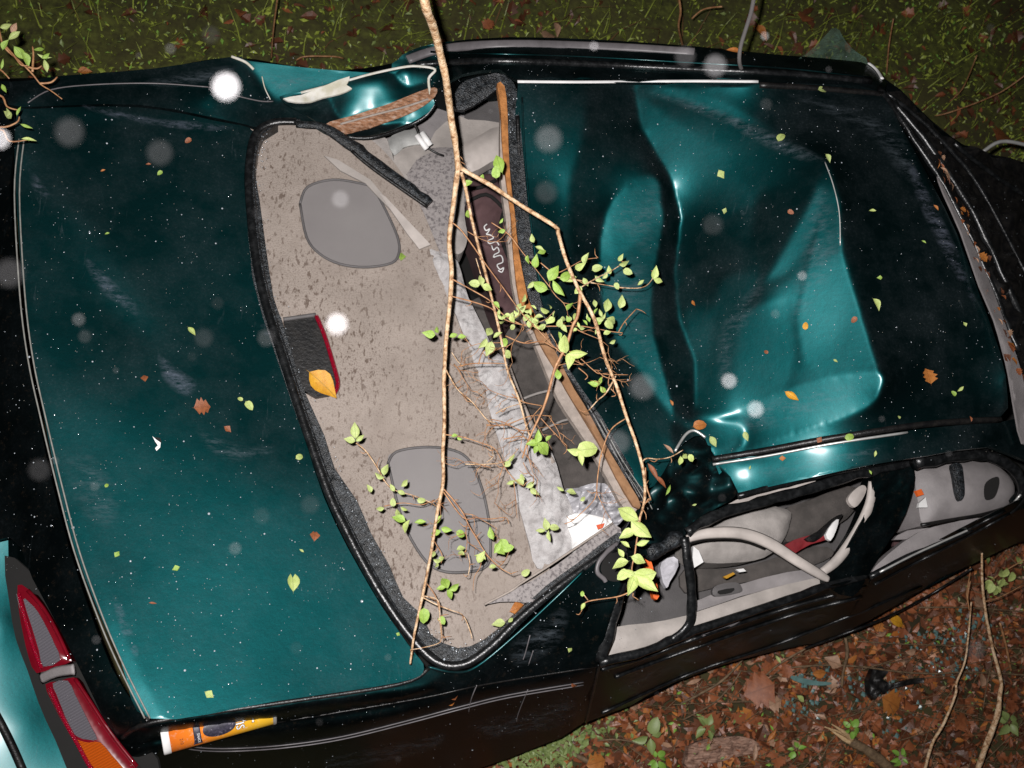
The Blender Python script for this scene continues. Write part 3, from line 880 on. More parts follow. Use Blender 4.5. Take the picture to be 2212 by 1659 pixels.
# scuffs and rubbed streaks where the paint met bark and soil
for nm, ol, mt, par in (
    ('scuff', [(1340,1480),(1460,1420),(1560,1380),(1540,1420),(1440,1460),(1360,1500)], M_scuff2, rdoor),
    ('scuff', [(1560,1390),(1700,1340),(1800,1310),(1780,1340),(1660,1380),(1580,1410)], M_scuff2, rdoor),
    ('scuff', [(1900,1290),(2000,1240),(2120,1170),(2110,1200),(2000,1260),(1920,1310)], M_scuff2, fdoor),
    ('scuff', [(1010,1560),(1150,1530),(1240,1500),(1240,1560),(1140,1590),(1040,1600)], M_scuff2, lq),
    ('scuff', [(700,1640),(820,1610),(960,1580),(940,1620),(820,1650),(720,1670)], M_scuff2, lq),
    ('scuff', [(1100,1390),(1180,1330),(1230,1300),(1220,1380),(1160,1430),(1110,1440)], M_scuff2, lq),
    ('scuff', [(180,555),(215,575),(260,620),(300,660),(296,684),(262,664),(225,640),(195,600)], M_scuff, lid),
    ('scuff', [(165,224),(240,235),(340,255),(440,262),(520,278),(440,284),(330,272),(220,248)], M_scuff, lid),
    ('scuff', [(560,700),(600,705),(612,740),(580,735)], M_scuff, lid),
    ('scuff', [(60,360),(82,380),(110,420),(100,430),(70,410)], M_scuff, lid),
    ('scuff', [(340,760),(380,790),(430,830),(400,860),(350,820)], M_scuff, lid),
    ('scuff', [(430,920),(520,960),(590,960),(580,990),(500,1000),(440,970)], M_scuff2, lid),
    ('scuff', [(130,1000),(200,980),(260,1060),(250,1140),(180,1120)], M_scuff2, lid),
    ('scuff', [(240,1280),(262,1300),(300,1400),(290,1420),(260,1370)], M_scuff, lid),
    ('scuff', [(1390,196),(1500,212),(1640,270),(1750,322),(1790,350),(1740,345),(1600,285),(1480,236)], M_scuff2, roof),
    ('scuff', [(1560,240),(1660,290),(1760,350),(1700,340),(1600,290)], M_scuff2, roof),
    ('scuff', [(1740,430),(1780,390),(1812,470),(1820,560),(1780,640),(1740,700),(1700,700),(1720,560)], M_scuff2, roof),
    ('scuff', [(1556,700),(1620,620),(1660,560),(1650,640),(1600,740),(1570,840),(1545,820)], M_scuff2, roof),
    ('scuff', [(1330,440),(1400,390),(1434,400),(1430,480),(1400,560),(1350,520),(1310,500)], M_scuff2, roof),
    ('scuff', [(1300,560),(1400,570),(1404,700),(1440,800),(1400,800),(1340,720),(1304,640)], M_scuff2, roof),
    ('scuff', [(1600,880),(1700,850),(1800,825),(1880,830),(1820,880),(1700,920),(1600,940)], M_scuff2, roof),
    ('scuff', [(1700,200),(1850,230),(1960,300),(1990,400),(1940,380),(1880,300),(1760,240)], M_scuff2, roof),
    ('scuff', [(1960,330),(2010,420),(2070,540),(2120,680),(2090,640),(2030,540),(1975,420)], M_scuff, roof),
    ('scuff', [(1640,1010),(1760,985),(1900,960),(1880,990),(1740,1020),(1660,1036)], M_scuff2, rail),
    ('scuff', [(300,178),(420,150),(510,140),(490,170),(380,190)], M_scuff2, quarter),
    ('scuff', [(560,150),(700,165),(760,180),(660,195),(600,200)], M_scuff2, quarter)):
    o = body(nm, ol, mt, par, off=.0085 if par in (lid, roof) else .003, n=3, step=8, thick=0)
    at = o.data.attributes.new('fade', 'FLOAT', 'POINT')
    sp3 = spline(ol, 3)
    cc = [R.transposed() @ (v.co + top_loc(o) - CAM) for v in o.data.vertices]
    xx = np.array([W / 2 + F * c.x / -c.z for c in cc]); yy = np.array([H / 2 - F * c.y / -c.z for c in cc])
    dd = edge_dist(xx, yy, sp3)
    at.data.foreach_set('value', np.clip(dd / max(10, .8 * dd.max()), 0, 1).astype(np.float32))
# ------------------------------------------------------------------ lamps and bumper
def zd(x, y, d):
    return (CAM + raydir(x, y).normalized() * d).z
patch('bumper', [(x, y, zd(x, y, 2.82)) for x, y in [(-170,1080),(0,1130),(18,1220),(34,1330),(50,1420),(72,1470),(100,1540),(136,1610),(190,1690),(240,1800),(-170,1800)]], M_paint, car, n=3, step=14, thick=.38, extra=[(x, y, zd(x, y, 2.812)) for x, y in [(-60,1400),(10,1350),(60,1560),(0,1700)]])
tube('bumper_edge', [(-40,1490,.72),(0,1560,.70),(30,1620,.68),(60,1690,.66)], .01, M_black, car)
def lamp(outer, clear, red1, red2, amber=None, label=None):
    zz = .93
    L = patch('tail_light', outer, M_lred, car, z=zz, n=2, step=10, thick=.05, bulge=.008)
    if label: tag(L, label=label)
    patch('reflector', clear, M_lclr, L, z=zz + .011, n=2, step=8, thick=.004)
    if amber: patch('amber_lens', amber, M_lor, L, z=zz + .012, n=2, step=8, thick=.004)
    tube('red_rim', [p + (zz + .012,) for p in red1], .0045, M_lredb, L)
    tube('lens_edge', [p + (zz + .010,) for p in red2], .0045, M_lred, L)
    return L
lamp([(38,1264),(60,1272),(84,1298),(120,1360),(138,1396),(155,1428),(120,1440),(79,1454),(62,1420),(50,1370),(41,1320)],
     [(50,1294),(64,1302),(82,1322),(104,1362),(118,1392),(130,1426),(94,1440),(84,1405),(68,1352)],
     [(40,1282),(50,1322),(64,1372),(78,1415),(90,1444)], [(60,1275),(95,1316),(125,1370),(150,1425)], label='upper tail light on the trunk with clear reflector')
lamp([(98,1478),(128,1472),(160,1463),(178,1490),(200,1528),(240,1590),(296,1660),(340,1710),(260,1720),(197,1662),(146,1580),(112,1516)],
     [(114,1476),(146,1470),(162,1500),(180,1536),(198,1572),(210,1597),(190,1598),(168,1592),(152,1574),(138,1540),(122,1500)],
     [(108,1486),(118,1512),(144,1565),(170,1612),(198,1662),(240,1716)], [(162,1466),(200,1524),(240,1585),(296,1656)],
     [(156,1590),(172,1600),(192,1604),(216,1603),(240,1630),(268,1662),(300,1704),(250,1706),(204,1660),(178,1626)], label='lower wrap-round tail light with amber lens')
patch('lamp_gap', [(10,1200),(60,1230),(110,1290),(170,1380),(200,1450),(250,1530),(340,1640),(330,1720),(190,1730),(120,1600),(84,1520),(60,1450),(34,1380),(20,1300)], M_dark, car, z=.84, n=2, step=14, thick=.03)
btube('lamp_bridge', [(88,1466),(120,1452),(160,1446)], .012, M_grey, car, off=.0, squash=.3)
tube('trunk_hinge_rubber', [(244,1580,.86),(290,1566,.87),(330,1556,.88)], .028, M_black, car)

# ------------------------------------------------------------------ cabin seen through the rear window
ZO = -.08
shelf = patch('parcel_shelf', [(540,250),(640,248),(740,262),(800,300),(850,350),(900,430),(940,520),(985,640),(1040,800),(1100,960),(1150,1120),(1190,1260),(1110,1350),(1020,1440),(930,1420),(840,1310),(740,1110),(650,880),(570,640),(525,420)], M_carpet, car, z=.93, n=3, step=12, thick=.02, extra=[(700,600,.925),(800,800,.915),(900,1000,.92)], crump=.004, cs=120)
for ol in ([(648,440),(664,404),(718,388),(778,396),(806,408),(832,452),(858,510),(862,545),(846,568),(790,577),(734,570),(690,548),(662,512)],
           [(838,1000),(856,976),(912,966),(970,970),(1010,990),(1036,1040),(1052,1100),(1060,1170),(1052,1222),(1005,1236),(950,1232),(910,1200),(868,1120)]):
    g = patch('speaker_grille', ol, M_grille, shelf, z=.942, n=4, step=12, thick=.01)
    q = [(a, b, .944) for a, b in ol]
    tube('grille_rim', q + [q[0]], .0036, M_dkgrey, g, n=4)
# high brake light under the glass
bl = patch('brake_light', [(612,692),(640,684),(680,680),(700,718),(720,780),(734,834),(712,852),(682,858),(654,842),(630,780)], M_black, car, z=.945, n=1, step=10, thick=.04)
tube('red_lens', [(683,682,.95),(700,722,.952),(718,780,.952),(730,828,.952),(722,850,.95)], .0062, M_lredb, bl)
tube('housing_edge', [(612,690,.95),(640,686,.952),(682,680,.95)], .006, M_dkgrey, bl)

patch('seat_back_top', [(928,540),(962,548),(990,566),(1012,640),(1060,740),(1100,790),(1128,860),(1160,930),(1196,985),(1216,1050),(1240,1116),(1240,1176),(1200,1210),(1160,1228),(1136,1150),(1108,1052),(1070,930),(1040,830),(1000,720),(958,620)], M_glassy, car, z=.93, n=3, step=7, thick=.1, crump=.018, cs=26, bulge=.012)
tube('seat_piping', [(1098,790,.93),(1128,868,.93),(1160,940,.93),(1196,1000,.93)], .006, M_liner, car)
patch('rear_seat', [(1000,660),(1100,640),(1180,740),(1280,920),(1340,1040),(1350,1100),(1200,1080),(1130,900),(1060,760)], M_seat, car, z=.62, n=2, step=16, thick=.1, extra=[(1200,860,.55),(1260,980,.6)], crump=.02, cs=70)
for pts in ([(1110,870,.66),(1160,850,.64),(1230,835,.62)], [(1170,930,.68),(1230,905,.66),(1290,915,.66)]):
    tube('seat_seam', pts, .004, M_seatlt, car)
# far side: wheel-house carpet, trims and belt
patch('side_trim', [(840,250),(940,210),(1000,180),(1100,176),(1120,380),(1100,440),(1000,480),(900,440),(820,330)], M_grey, car, z=.70, n=1, step=20, thick=.05)
patch('side_trim', [(1006,232),(1050,214),(1086,196),(1094,300),(1040,300),(1000,296)], M_dkgrey, car, z=.80, n=1, step=14)
patch('side_trim', [(940,284),(985,250),(1010,258),(1086,266),(1090,300),(1000,330),(960,350),(930,320)], M_trim, car, z=.84, n=2, step=10)
patch('pillar_roll', [(996,318),(1030,296),(1086,270),(1094,328),(1060,350),(1014,374),(998,352)], M_trim2, car, z=.88, n=2, step=7, bulge=.022, thick=.05)
patch('wheelhouse_carpet', [(900,330),(950,318),(1000,330),(1010,400),(1000,470),(990,540),(960,552),(924,548),(890,470),(866,420),(872,370)], M_speck, car, z=.885, n=2, step=10, bulge=.02, thick=.1)
patch('side_trim', [(748,300),(800,290),(836,300),(852,350),(880,380),(872,400),(820,350),(780,320)], M_seatlt, car, z=.895, n=2, step=10)
patch('belt_webbing', [(838,302),(862,286),(888,280),(918,288),(930,308),(900,312),(872,318),(852,336)], M_metal, car, z=.90, n=2, step=7, bulge=.01)
patch('side_trim', [(850,336),(880,318),(915,314),(935,330),(900,345),(876,380),(860,372)], M_trim, car, z=.895, n=2, step=9, bulge=.008)
patch('seat_shoulder', [(985,400),(1000,390),(1004,470),(1010,510),(1002,540),(985,548),(970,520),(966,450)], M_seatlt, car, z=.895, n=3, step=8, bulge=.015, thick=.08)
patch('side_trim', [(820,418),(832,424),(930,528),(906,538),(880,505)], M_trim2, car, z=.952, n=1, step=10, thick=.006)
patch('side_trim', [(700,336),(730,345),(800,388),(830,424),(880,482),(876,486),(812,420),(790,396),(735,368)], M_trim, car, z=.950, n=1, step=10, thick=.006)
sb = tube('broken_seal', [(640,268,1.0),(700,276,1.0),(764,318,.99),(800,345,.985),(870,395,.985),(926,440,.985)], [.012, .013, .018, .019, .018, .017], M_rubber, car, squash=.5, knobby=.35)
tube('seal_lip', [(760,326,1.01),(800,360,1.005),(870,410,1.002),(922,446,1.0)], .005, M_black, sb)
tube('wire', [(882,258,.98),(895,268,.975),(906,292,.97)], .004, M_black, car)
cn = tube('connector', [(900,292,.98),(922,322,.972)], .0085, M_white, car, n=1, squash=.8)
tube('connector_half', [(911,286,.98),(930,314,.972)], .0085, M_white, cn, n=1, squash=.8)
tube('wire', [(924,320,.97),(946,332,.965),(958,336,.96)], .003, M_black, car)
ZO = 0.0
# torn headliner edge above the window
patch('headliner_foam', zr([(1074,180),(1090,186),(1096,240),(1098,300),(1102,380),(1112,460),(1120,540),(1140,640),(1160,690),(1150,700),(1124,660),(1110,560),(1104,470),(1092,380),(1084,300),(1082,240)], .008), M_foam, car, n=2, step=8, thick=.02, crump=.008, cs=10)
patch('headliner_foam', zr([(1150,690),(1180,720),(1210,780),(1240,840),(1280,906),(1320,980),(1362,1050),(1384,1092),(1368,1094),(1330,1030),(1290,950),(1240,870),(1200,800),(1160,730)], .008), M_foam2, car, n=2, step=8, thick=.02, crump=.006, cs=14)
patch('headliner', zr([(1082,230),(1086,300),(1090,370),(1102,470),(1108,560),(1122,655),(1150,712),(1200,806),(1240,876),(1292,960),(1330,1036),(1376,1100),(1354,1106),(1320,1050),(1270,960),(1222,890),(1190,830),(1150,730),(1116,660),(1100,560),(1092,470),(1080,370)]), M_liner, car, n=2, step=8, thick=.02, crump=.004, cs=16)
patch('seat_headrest', [(1006,400),(1010,366),(1040,346),(1070,352),(1088,372),(1092,400),(1050,388)], M_black, car, z=.66, n=3, step=8, bulge=.04)

# --- cabin seen through the side windows
patch('front_seat', [(1490,1176),(1530,1130),(1600,1090),(1700,1100),(1706,1130),(1690,1170),(1650,1205),(1580,1216),(1510,1212)], M_seatlt, car, z=.70, n=3, step=10, bulge=.04, thick=.12)
patch('front_seat', [(1690,1106),(1750,1080),(1830,1050),(1860,1070),(1830,1120),(1770,1150),(1700,1170)], M_seat, car, z=.60, n=3, step=10, bulge=.03, thick=.12)
patch('roof_liner_strip', [(1536,1112),(1590,1080),(1660,1056),(1760,1038),(1756,1052),(1700,1066),(1620,1086),(1560,1108)], M_trim2, car, z=.93, n=2, step=8)
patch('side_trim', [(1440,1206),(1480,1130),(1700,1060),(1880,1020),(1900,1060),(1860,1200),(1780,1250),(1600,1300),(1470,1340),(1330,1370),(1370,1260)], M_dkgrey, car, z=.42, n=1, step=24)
patch('seat_cushion', [(1480,1230),(1600,1226),(1760,1180),(1800,1200),(1700,1240),(1560,1266),(1480,1280)], M_seat, car, z=.52, n=3, step=14, bulge=.02)
rc = tube('roof_trim', [(1484,1164,.97),(1530,1152,.985),(1600,1152,.985),(1660,1172,.98),(1720,1210,.97),(1770,1240,.96),(1790,1252,.955)], [.010, .014, .0155, .016, .015, .013, .008], M_trim2, car, squash=.5)
tube('trim_shadow_edge', [(1484,1172,.96),(1530,1162,.97),(1600,1163,.97),(1650,1180,.965)], .007, M_black, rc)
patch('door_card', [(1302,1426),(1308,1390),(1322,1356),(1400,1346),(1480,1330),(1600,1290),(1700,1262),(1796,1244),(1800,1262),(1700,1300),(1600,1336),(1500,1366),(1400,1402)], M_trim, car, z=.83, n=2, step=10, bulge=.01, thick=.03)
patch('door_card', [(1500,1300),(1600,1262),(1700,1236),(1780,1228),(1790,1244),(1700,1264),(1600,1288),(1500,1322)], M_grey, car, z=.77, n=2, step=10, bulge=.008)
h1 = patch('inner_handle', [(1540,1272),(1556,1262),(1590,1258),(1602,1268),(1598,1280),(1546,1288)], M_dkgrey, car, z=.80, n=3, step=6, bulge=.008)
patch('handle_cup', [(1552,1276),(1586,1270),(1580,1280),(1556,1284)], M_dark, h1, z=.812, n=2, step=6, thick=.003)
# seals between the two left windows
tube('window_seal', [(1478,1160,1.0),(1484,1200,.99),(1492,1260,.96),(1494,1320,.93),(1486,1352,.91),(1450,1384,.90)], [.012, .012, .013, .013, .012, .011], M_seal, car, squash=.7, knobby=.2)
tube('window_seal', [(1484,1150,1.0),(1540,1116,1.0),(1620,1090,1.0),(1700,1070,1.0),(1800,1040,1.0),(1900,1012,1.0),(1980,996,1.0)], .014, M_seal, car, squash=.6, knobby=.3)
tube('window_seal', [(1592,1072,1.02),(1680,1050,1.02),(1760,1030,1.02),(1900,1000,1.03),(2040,978,1.03),(2140,968,1.03)], .008, M_seal, car, knobby=.3)
tube('window_seal', [(1352,1210,.98),(1330,1300,.95),(1314,1360,.93),(1296,1430,.90)], [.016, .018, .02, .014], M_seal, car, squash=.5, knobby=.25)
tube('window_seal', [(1294,1432,.905),(1400,1404,.9),(1500,1362,.89),(1700,1296,.88),(1800,1262,.87),(1870,1244,.87)], .011, M_seal, car, knobby=.3)
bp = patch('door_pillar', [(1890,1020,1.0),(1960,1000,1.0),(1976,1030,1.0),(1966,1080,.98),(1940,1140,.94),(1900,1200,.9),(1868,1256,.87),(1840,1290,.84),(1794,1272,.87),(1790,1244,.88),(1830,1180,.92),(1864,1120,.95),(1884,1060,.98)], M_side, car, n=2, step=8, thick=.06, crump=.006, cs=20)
tube('pillar_trim', [(1884,1040,.98),(1878,1090,.96),(1850,1150,.92),(1810,1208,.90),(1776,1236,.89)], [.011, .014, .015, .015, .012], M_trim2, car, squash=.7)
patch('belt_guide', [(1832,1080),(1842,1062),(1862,1048),(1872,1056),(1862,1080),(1846,1096)], M_trim2, car, z=.97, n=3, step=5, bulge=.012)
# front window
dash = patch('dashboard', [(1976,1012),(2010,1002),(2060,994),(2120,996),(2160,1010),(2188,1040),(2190,1070),(2170,1096),(2120,1112),(2050,1124),(1996,1134),(1984,1090)], M_grey, car, z=.86, n=3, step=9, bulge=.03, thick=.15, extra=[(2080,1060,.88)])
patch('air_vent', [(2128,1050),(2138,1036),(2156,1030),(2158,1048),(2148,1074),(2130,1078)], M_dark, dash, z=.918, n=4, step=5, thick=.004)
patch('vent_visor', [(2056,1004),(2076,1002),(2082,1030),(2084,1068),(2074,1082),(2066,1066),(2060,1030)], M_rubber, dash, z=.92, n=3, step=5, bulge=.006)
tube('dash_rim', [(1990,1134,.875),(2060,1122,.88),(2120,1112,.88),(2170,1098,.87)], .005, M_black, dash)
patch('door_card', [(1880,1240),(1920,1196),(1984,1150),(2050,1130),(2120,1118),(2160,1108),(2168,1092),(2120,1130),(2040,1172),(1940,1220)], M_grey, car, z=.83, n=2, step=9, thick=.03, bulge=.006)
patch('arm_rest', [(1930,1166),(1960,1146),(2010,1140),(2060,1128),(2110,1118),(2110,1128),(2040,1146),(1990,1160)], M_grey, car, z=.82, n=2, step=8, bulge=.01)
patch('foot_well', [(1940,1100),(1960,1040),(2000,1020),(2060,1120),(2000,1150),(1930,1180)], M_maroon, car, z=.5, n=1, step=14)
tube('window_seal', [(1976,1000,1.03),(2060,984,1.03),(2130,984,1.03),(2180,1004,1.02),(2206,1040,1.0),(2206,1076,.96),(2180,1104,.92),(2120,1134,.9),(2040,1170,.89),(1960,1204,.88),(1878,1246,.87)], [.02, .018, .017, .016, .013, .012, .009, .007, .007, .008, .01], M_seal, car, knobby=.25)
tube('belt_molding', [(2205,1068,.98),(2170,1104,.94),(2110,1136,.92),(2040,1168,.905),(1970,1200,.895),(1900,1236,.885)], .003, M_metal, car)
tube('door_mirror', [(2190,1090,.9),(2260,1050,.92),(2330,1010,.93)], [.02, .05, .05], M_side, car)
# ragged hole in the quarter panel
btube('torn_hole_edge', [(1334,1172),(1310,1196),(1294,1216),(1290,1236),(1304,1252),(1308,1258)], .006, M_chrome, car, off=.008, squash=.5, knobby=.5)
body('torn_hole', [(1306,1206),(1330,1180),(1352,1180),(1356,1220),(1344,1252),(1316,1254),(1298,1232)], M_dark, car, off=.003, n=3, step=8, thick=.002)
tube('bolt', [(1384,1180,1.0),(1390,1166,1.01),(1396,1174,1.01)], .005, M_metal, car)
btube('pillar_bracket', [(1400,1190),(1430,1180),(1470,1160)], .018, M_rubber, car, off=.01, knobby=.6)
patch('quarter_trim', [(1046,1306),(1090,1286),(1124,1266),(1150,1254),(1200,1222),(1260,1178),(1326,1132),(1344,1160),(1330,1184),(1250,1222),(1190,1266),(1150,1300),(1118,1300),(1080,1300)], M_speck, car, z=.955, n=2, step=10, thick=.008, crump=.004, cs=30)
tube('trim_edge', [(1046,1306,.967),(1104,1276,.967),(1126,1260,.967),(1180,1226,.967),(1240,1186,.967),(1324,1130,.967)], .0028, M_liner, car)
# antenna
tube('antenna', [(1612,160,1.2),(1602,150,1.22),(1597,130,1.27),(1600,100,1.32),(1612,60,1.39),(1624,20,1.46),(1634,-40,1.56)], .0055, M_grille, car)

# chips, flecks and mud seal on the body are added as droplets and litter below
# ------------------------------------------------------------------ loose things in and on the car
bag = thing('maroon_bag', 'maroon cloth bag with pale script lying behind the torn headliner', 'bag', tuple(U(1060, 500, .5)))
patch('body', [(1000,392),(1040,376),(1088,392),(1094,460),(1106,560),(1124,640),(1110,690),(1086,682),(1060,620),(1036,540),(1012,470)], M_maroon, bag, z=.70, n=3, step=8, bulge=.02, thick=.15, crump=.012, cs=30)
for pts in ([(1008,408,.735),(1040,404,.74),(1070,390,.73)], [(1004,440,.73),(1050,420,.74),(1088,450,.73)], [(1094,440,.73),(1080,500,.74),(1100,560,.735)]):
    tube('strap', pts, .006, M_dark, bag)
def script(pts, parent, z, r=.0022):
    return tube('lettering', [p + (z,) for p in pts], r, M_white, parent, n=4, seg=5)
script([(1052,484),(1046,490),(1050,498),(1058,494),(1054,502),(1050,506)], bag, .745)
script([(1050,506),(1060,508),(1066,514),(1054,520),(1058,526),(1072,522),(1078,530)], bag, .745)
script([(1062,530),(1066,540),(1074,534),(1078,544),(1068,550),(1066,556)], bag, .745)
script([(1066,556),(1082,552),(1086,566),(1074,572),(1080,582),(1088,578),(1084,588),(1076,584)], bag, .745)

plastic = patch('plastic_bag', [(1214,1066),(1250,1052),(1290,1044),(1330,1056),(1350,1086),(1346,1122),(1312,1152),(1278,1176),(1248,1192),(1230,1150)], mat('bag_plastic', [(.35, (.24, .235, .25)), (.55, (.42, .41, .43)), (.75, (.6, .59, .6))], .35, 14, bump=.8, bscale=30), None, z=.82, n=3, step=5, thick=.10, crump=.035, cs=22)
tag(plastic, 'crumpled translucent white plastic bag tucked beside the rear seat', 'plastic bag')
pp = thing('paper_bag', 'white printed paper bag with a red mark under the plastic bag', 'bag', tuple(U(1260, 1150, .55)))
patch('body', [(1226,1116),(1262,1110),(1310,1120),(1320,1136),(1280,1170),(1240,1196),(1232,1160)], M_white, pp, z=.865, n=2, step=7, crump=.012, cs=20, thick=.1)
patch('red_print', [(1288,1134),(1306,1130),(1302,1140),(1292,1144)], mat('red_print_ink', (.6, .09, .03), .6), pp, z=.895, n=1, step=8, thick=.002)
pc = patch('paper_scrap', [(1498,1180),(1510,1190),(1520,1214),(1494,1230)], M_white, None, z=.84, n=1, step=8, thick=.03)
tag(pc, 'white paper scrap wedged beside the black window seal', 'paper')
pc = patch('tissue', [(1430,1214),(1456,1202),(1466,1222),(1448,1256),(1440,1270),(1428,1240)], mat('tissue_paper', (.45, .44, .47), .9), None, z=.80, n=2, step=6, thick=.02, crump=.02, cs=12)
tag(pc, 'crumpled grey tissue behind the broken pillar', 'tissue')
pc = patch('orange_wrapper', [(1392,1212),(1404,1206),(1414,1240),(1424,1288),(1412,1292),(1404,1256)], mat('orange_plastic', (.75, .13, .02), .5), None, z=.86, n=2, step=6, thick=.02)
tag(pc, 'bright orange wrapper in the quarter window opening', 'wrapper')
rb = thing('red_jacket', 'red and black jacket crumpled on the front seat', 'jacket', tuple(U(1740, 1170, .5)))
patch('body', [(1690,1184),(1716,1166),(1750,1156),(1784,1146),(1790,1164),(1750,1176),(1716,1196),(1700,1200)], mat('red_cloth', (.2, .01, .015), .8), rb, z=.76, n=2, step=6, crump=.015, cs=15, bulge=.01)
patch('sleeve', [(1740,1164),(1770,1146),(1800,1120),(1820,1110),(1812,1126),(1784,1152),(1760,1170)], M_black, rb, z=.79, n=2, step=6, bulge=.012)
patch('white_panel', [(1784,1154),(1800,1128),(1812,1122),(1806,1146),(1794,1168)], M_white, rb, z=.80, n=2, step=6, bulge=.008)
for nm, ol, mt, z, lab, cat in (
    ('candy_wrapper', [(1562,1246),(1584,1236),(1588,1240),(1570,1250)], L_yel, .78, 'yellow sweet wrapper beside the door handle', 'wrapper'),
    ('paper_scrap', [(1590,1230),(1606,1228),(1612,1234),(1598,1236)], M_white, .78, 'small white paper scrap near the inner door handle', 'paper'),
    ('paper_cup', [(1986,1086),(2000,1074),(2004,1096),(1984,1096)], M_white, .90, 'small white cup in the front footwell', 'cup'),
    ('orange_lighter', [(1978,1060),(1990,1056),(1996,1068),(1984,1072)], MATS['orange_plastic'], .92, 'small orange lighter by the dashboard', 'lighter')):
    tag(patch(nm, ol, mt, None, z=z, n=1, step=6, thick=.01), lab, cat)

# snack tube lying in the trunk gutter
A0 = U(350, 1592, .925)
A1 = U(590, 1527, .895)
can = thing('snack_can', 'orange and yellow snack tube with white lid wedged under the trunk lid', 'can', tuple(A0))
ax = (A1 - A0); LEN = ax.length; ax.normalize()
up = (CAM - A0).normalized(); up = (up - ax * up.dot(ax)).normalized()
sd_ = ax.cross(up)
RC = .038
def cyl(s, a, r=RC):
    """Point on the can: s metres along it, a radians round it (0 faces the camera)."""
    return A0 + ax * s + (up * math.cos(a) + sd_ * math.sin(a)) * r
M_can = bpy.data.materials.new('can_print')
_t, _b = nodes(M_can)
_tc = _t.nodes.new('ShaderNodeTexCoord'); _vm = _t.nodes.new('ShaderNodeVectorMath'); _vm.operation = 'DOT_PRODUCT'
_vm.inputs[1].default_value = tuple(ax / LEN)
_t.links.new(_tc.outputs['Object'], _vm.inputs[0])
_r = ramp(_t, _vm.outputs['Value'], [(.0, (.78, .17, .02)), (.35, (.8, .22, .02)), (.6, (.8, .36, .02)), (.85, (.8, .46, .03))])
_n1 = nz(_t, 70, 6, .8); _rr = ramp(_t, _n1.outputs[0], [(.55, (0,) * 3), (.72, (.5,) * 3)])
_mx = _t.nodes.new('ShaderNodeMixRGB'); _mx.inputs[2].default_value = (.8, .7, .6, 1)
_t.links.new(_rr.outputs[0], _mx.inputs[0]); _t.links.new(_r.outputs[0], _mx.inputs[1]); _t.links.new(_mx.outputs[0], _b.inputs['Base Color'])
_b.inputs['Roughness'].default_value = .35
def ring_mesh(name, prof, mt, seg=40):
    V, Fc = [], []
    for s, r in prof:
        for k in range(seg): V.append(cyl(s, 2 * math.pi * k / seg, r))
    for i in range(len(prof) - 1):
        for k in range(seg):
            k2 = (k + 1) % seg
            Fc.append([i * seg + k, i * seg + k2, (i + 1) * seg + k2, (i + 1) * seg + k])
    Fc.append(list(range(seg))); Fc.append([(len(prof) - 1) * seg + k for k in range(seg)][::-1])
    o = mesh_from(name, V, Fc, mt, can)
    for p in list(o.data.polygons)[-2:]: p.use_smooth = False
    return o
ring_mesh('body', [(.012, RC), (LEN * .5, RC), (LEN - .006, RC), (LEN - .003, RC - .003)], M_can)
ring_mesh('lid', [(-.001, RC - .006), (-.002, RC + .0005), (.0, RC + .0015), (.014, RC + .0015), (.0145, RC)], M_white)
ring_mesh('metal_rim', [(LEN - .008, RC + .001), (LEN - .004, RC + .0018), (LEN, RC + .001), (LEN + .001, RC - .004)], M_metal)
M_ink = mat('dark_ink', [(.4, (.02, .018, .03)), (.62, (.05, .045, .07)), (.72, (.3, .28, .3))], .5, 160)
M_ink2 = mat('black_ink', (.02, .012, .02), .5)
def wrapped(name, loops, mt, lift, step=.003):
    """A printed shape: loops of (along, round) in metres on the unrolled label."""
    V, Fc = [], []
    xs = np.arange(min(p[0] for p in loops), max(p[0] for p in loops), step)
    ys = np.arange(min(p[1] for p in loops), max(p[1] for p in loops), step)
    gx, gy = [a.ravel() for a in np.meshgrid(xs, ys)]
    m = inside(gx, gy, loops); gx, gy = gx[m], gy[m]
    if len(gx):
        m = edge_dist(gx, gy, loops) > step * .4; gx, gy = gx[m], gy[m]
    v2, _e, f2, *_ = delaunay_2d_cdt([Vector(p) for p in loops] + [Vector((float(a), float(b))) for a, b in zip(gx, gy)], [], [list(range(len(loops)))], 1, 1e-6, True)
    V = [cyl(v.x, v.y / RC, RC + lift) for v in v2]
    return mesh_from(name, V, [list(f) for f in f2], mt, can)
c0 = .55 * RC
wrapped('oval_print', [(LEN * .49 + .036 * math.cos(t), .012 + .022 * math.sin(t)) for t in np.linspace(0, 2 * math.pi, 28)[:-1]], M_ink, .0005)
wrapped('band_print', [(.062, -.035), (.082, -.03), (.082, .042), (.062, .042)], M_ink, .0005)
wrapped('white_flash', [(.045, -.042), (.085, -.046), (.085, -.038), (.045, -.033)], M_white, .0006)
wrapped('line_print', [(LEN * .82, -.05), (LEN * .82 + .0015, -.05), (LEN * .82 + .0015, .05), (LEN * .82, .05)], M_ink2, .0006)
def letters(txt, s, a, size, mt, lift, name='lettering', bold=.0):
    cu = bpy.data.curves.new('txt', 'FONT')
    cu.body = txt; cu.size = size; cu.offset = bold; cu.resolution_u = 3
    o = bpy.data.objects.new('txt', cu)
    COL.objects.link(o)
    dg = bpy.context.evaluated_depsgraph_get()
    me = bpy.data.meshes.new_from_object(o.evaluated_get(dg))
    bpy.data.objects.remove(o)
    V = [cyl(s + v.co.y, (a + v.co.x) / RC, RC + lift) for v in me.vertices]
    Fc = [list(p.vertices) for p in me.polygons]
    return mesh_from(name, V, Fc, mt, can, smooth=False)
letters('T', LEN * .70, .001, .034, M_ink2, .0007, bold=.0016)
letters('T', LEN * .70, .001, .034, M_white, .0011, bold=.0003)
letters('IIS', LEN * .635, .006, .026, M_ink2, .0007, bold=.0012)
letters('IIS', LEN * .635, .006, .026, M_white, .0011, bold=.0001)
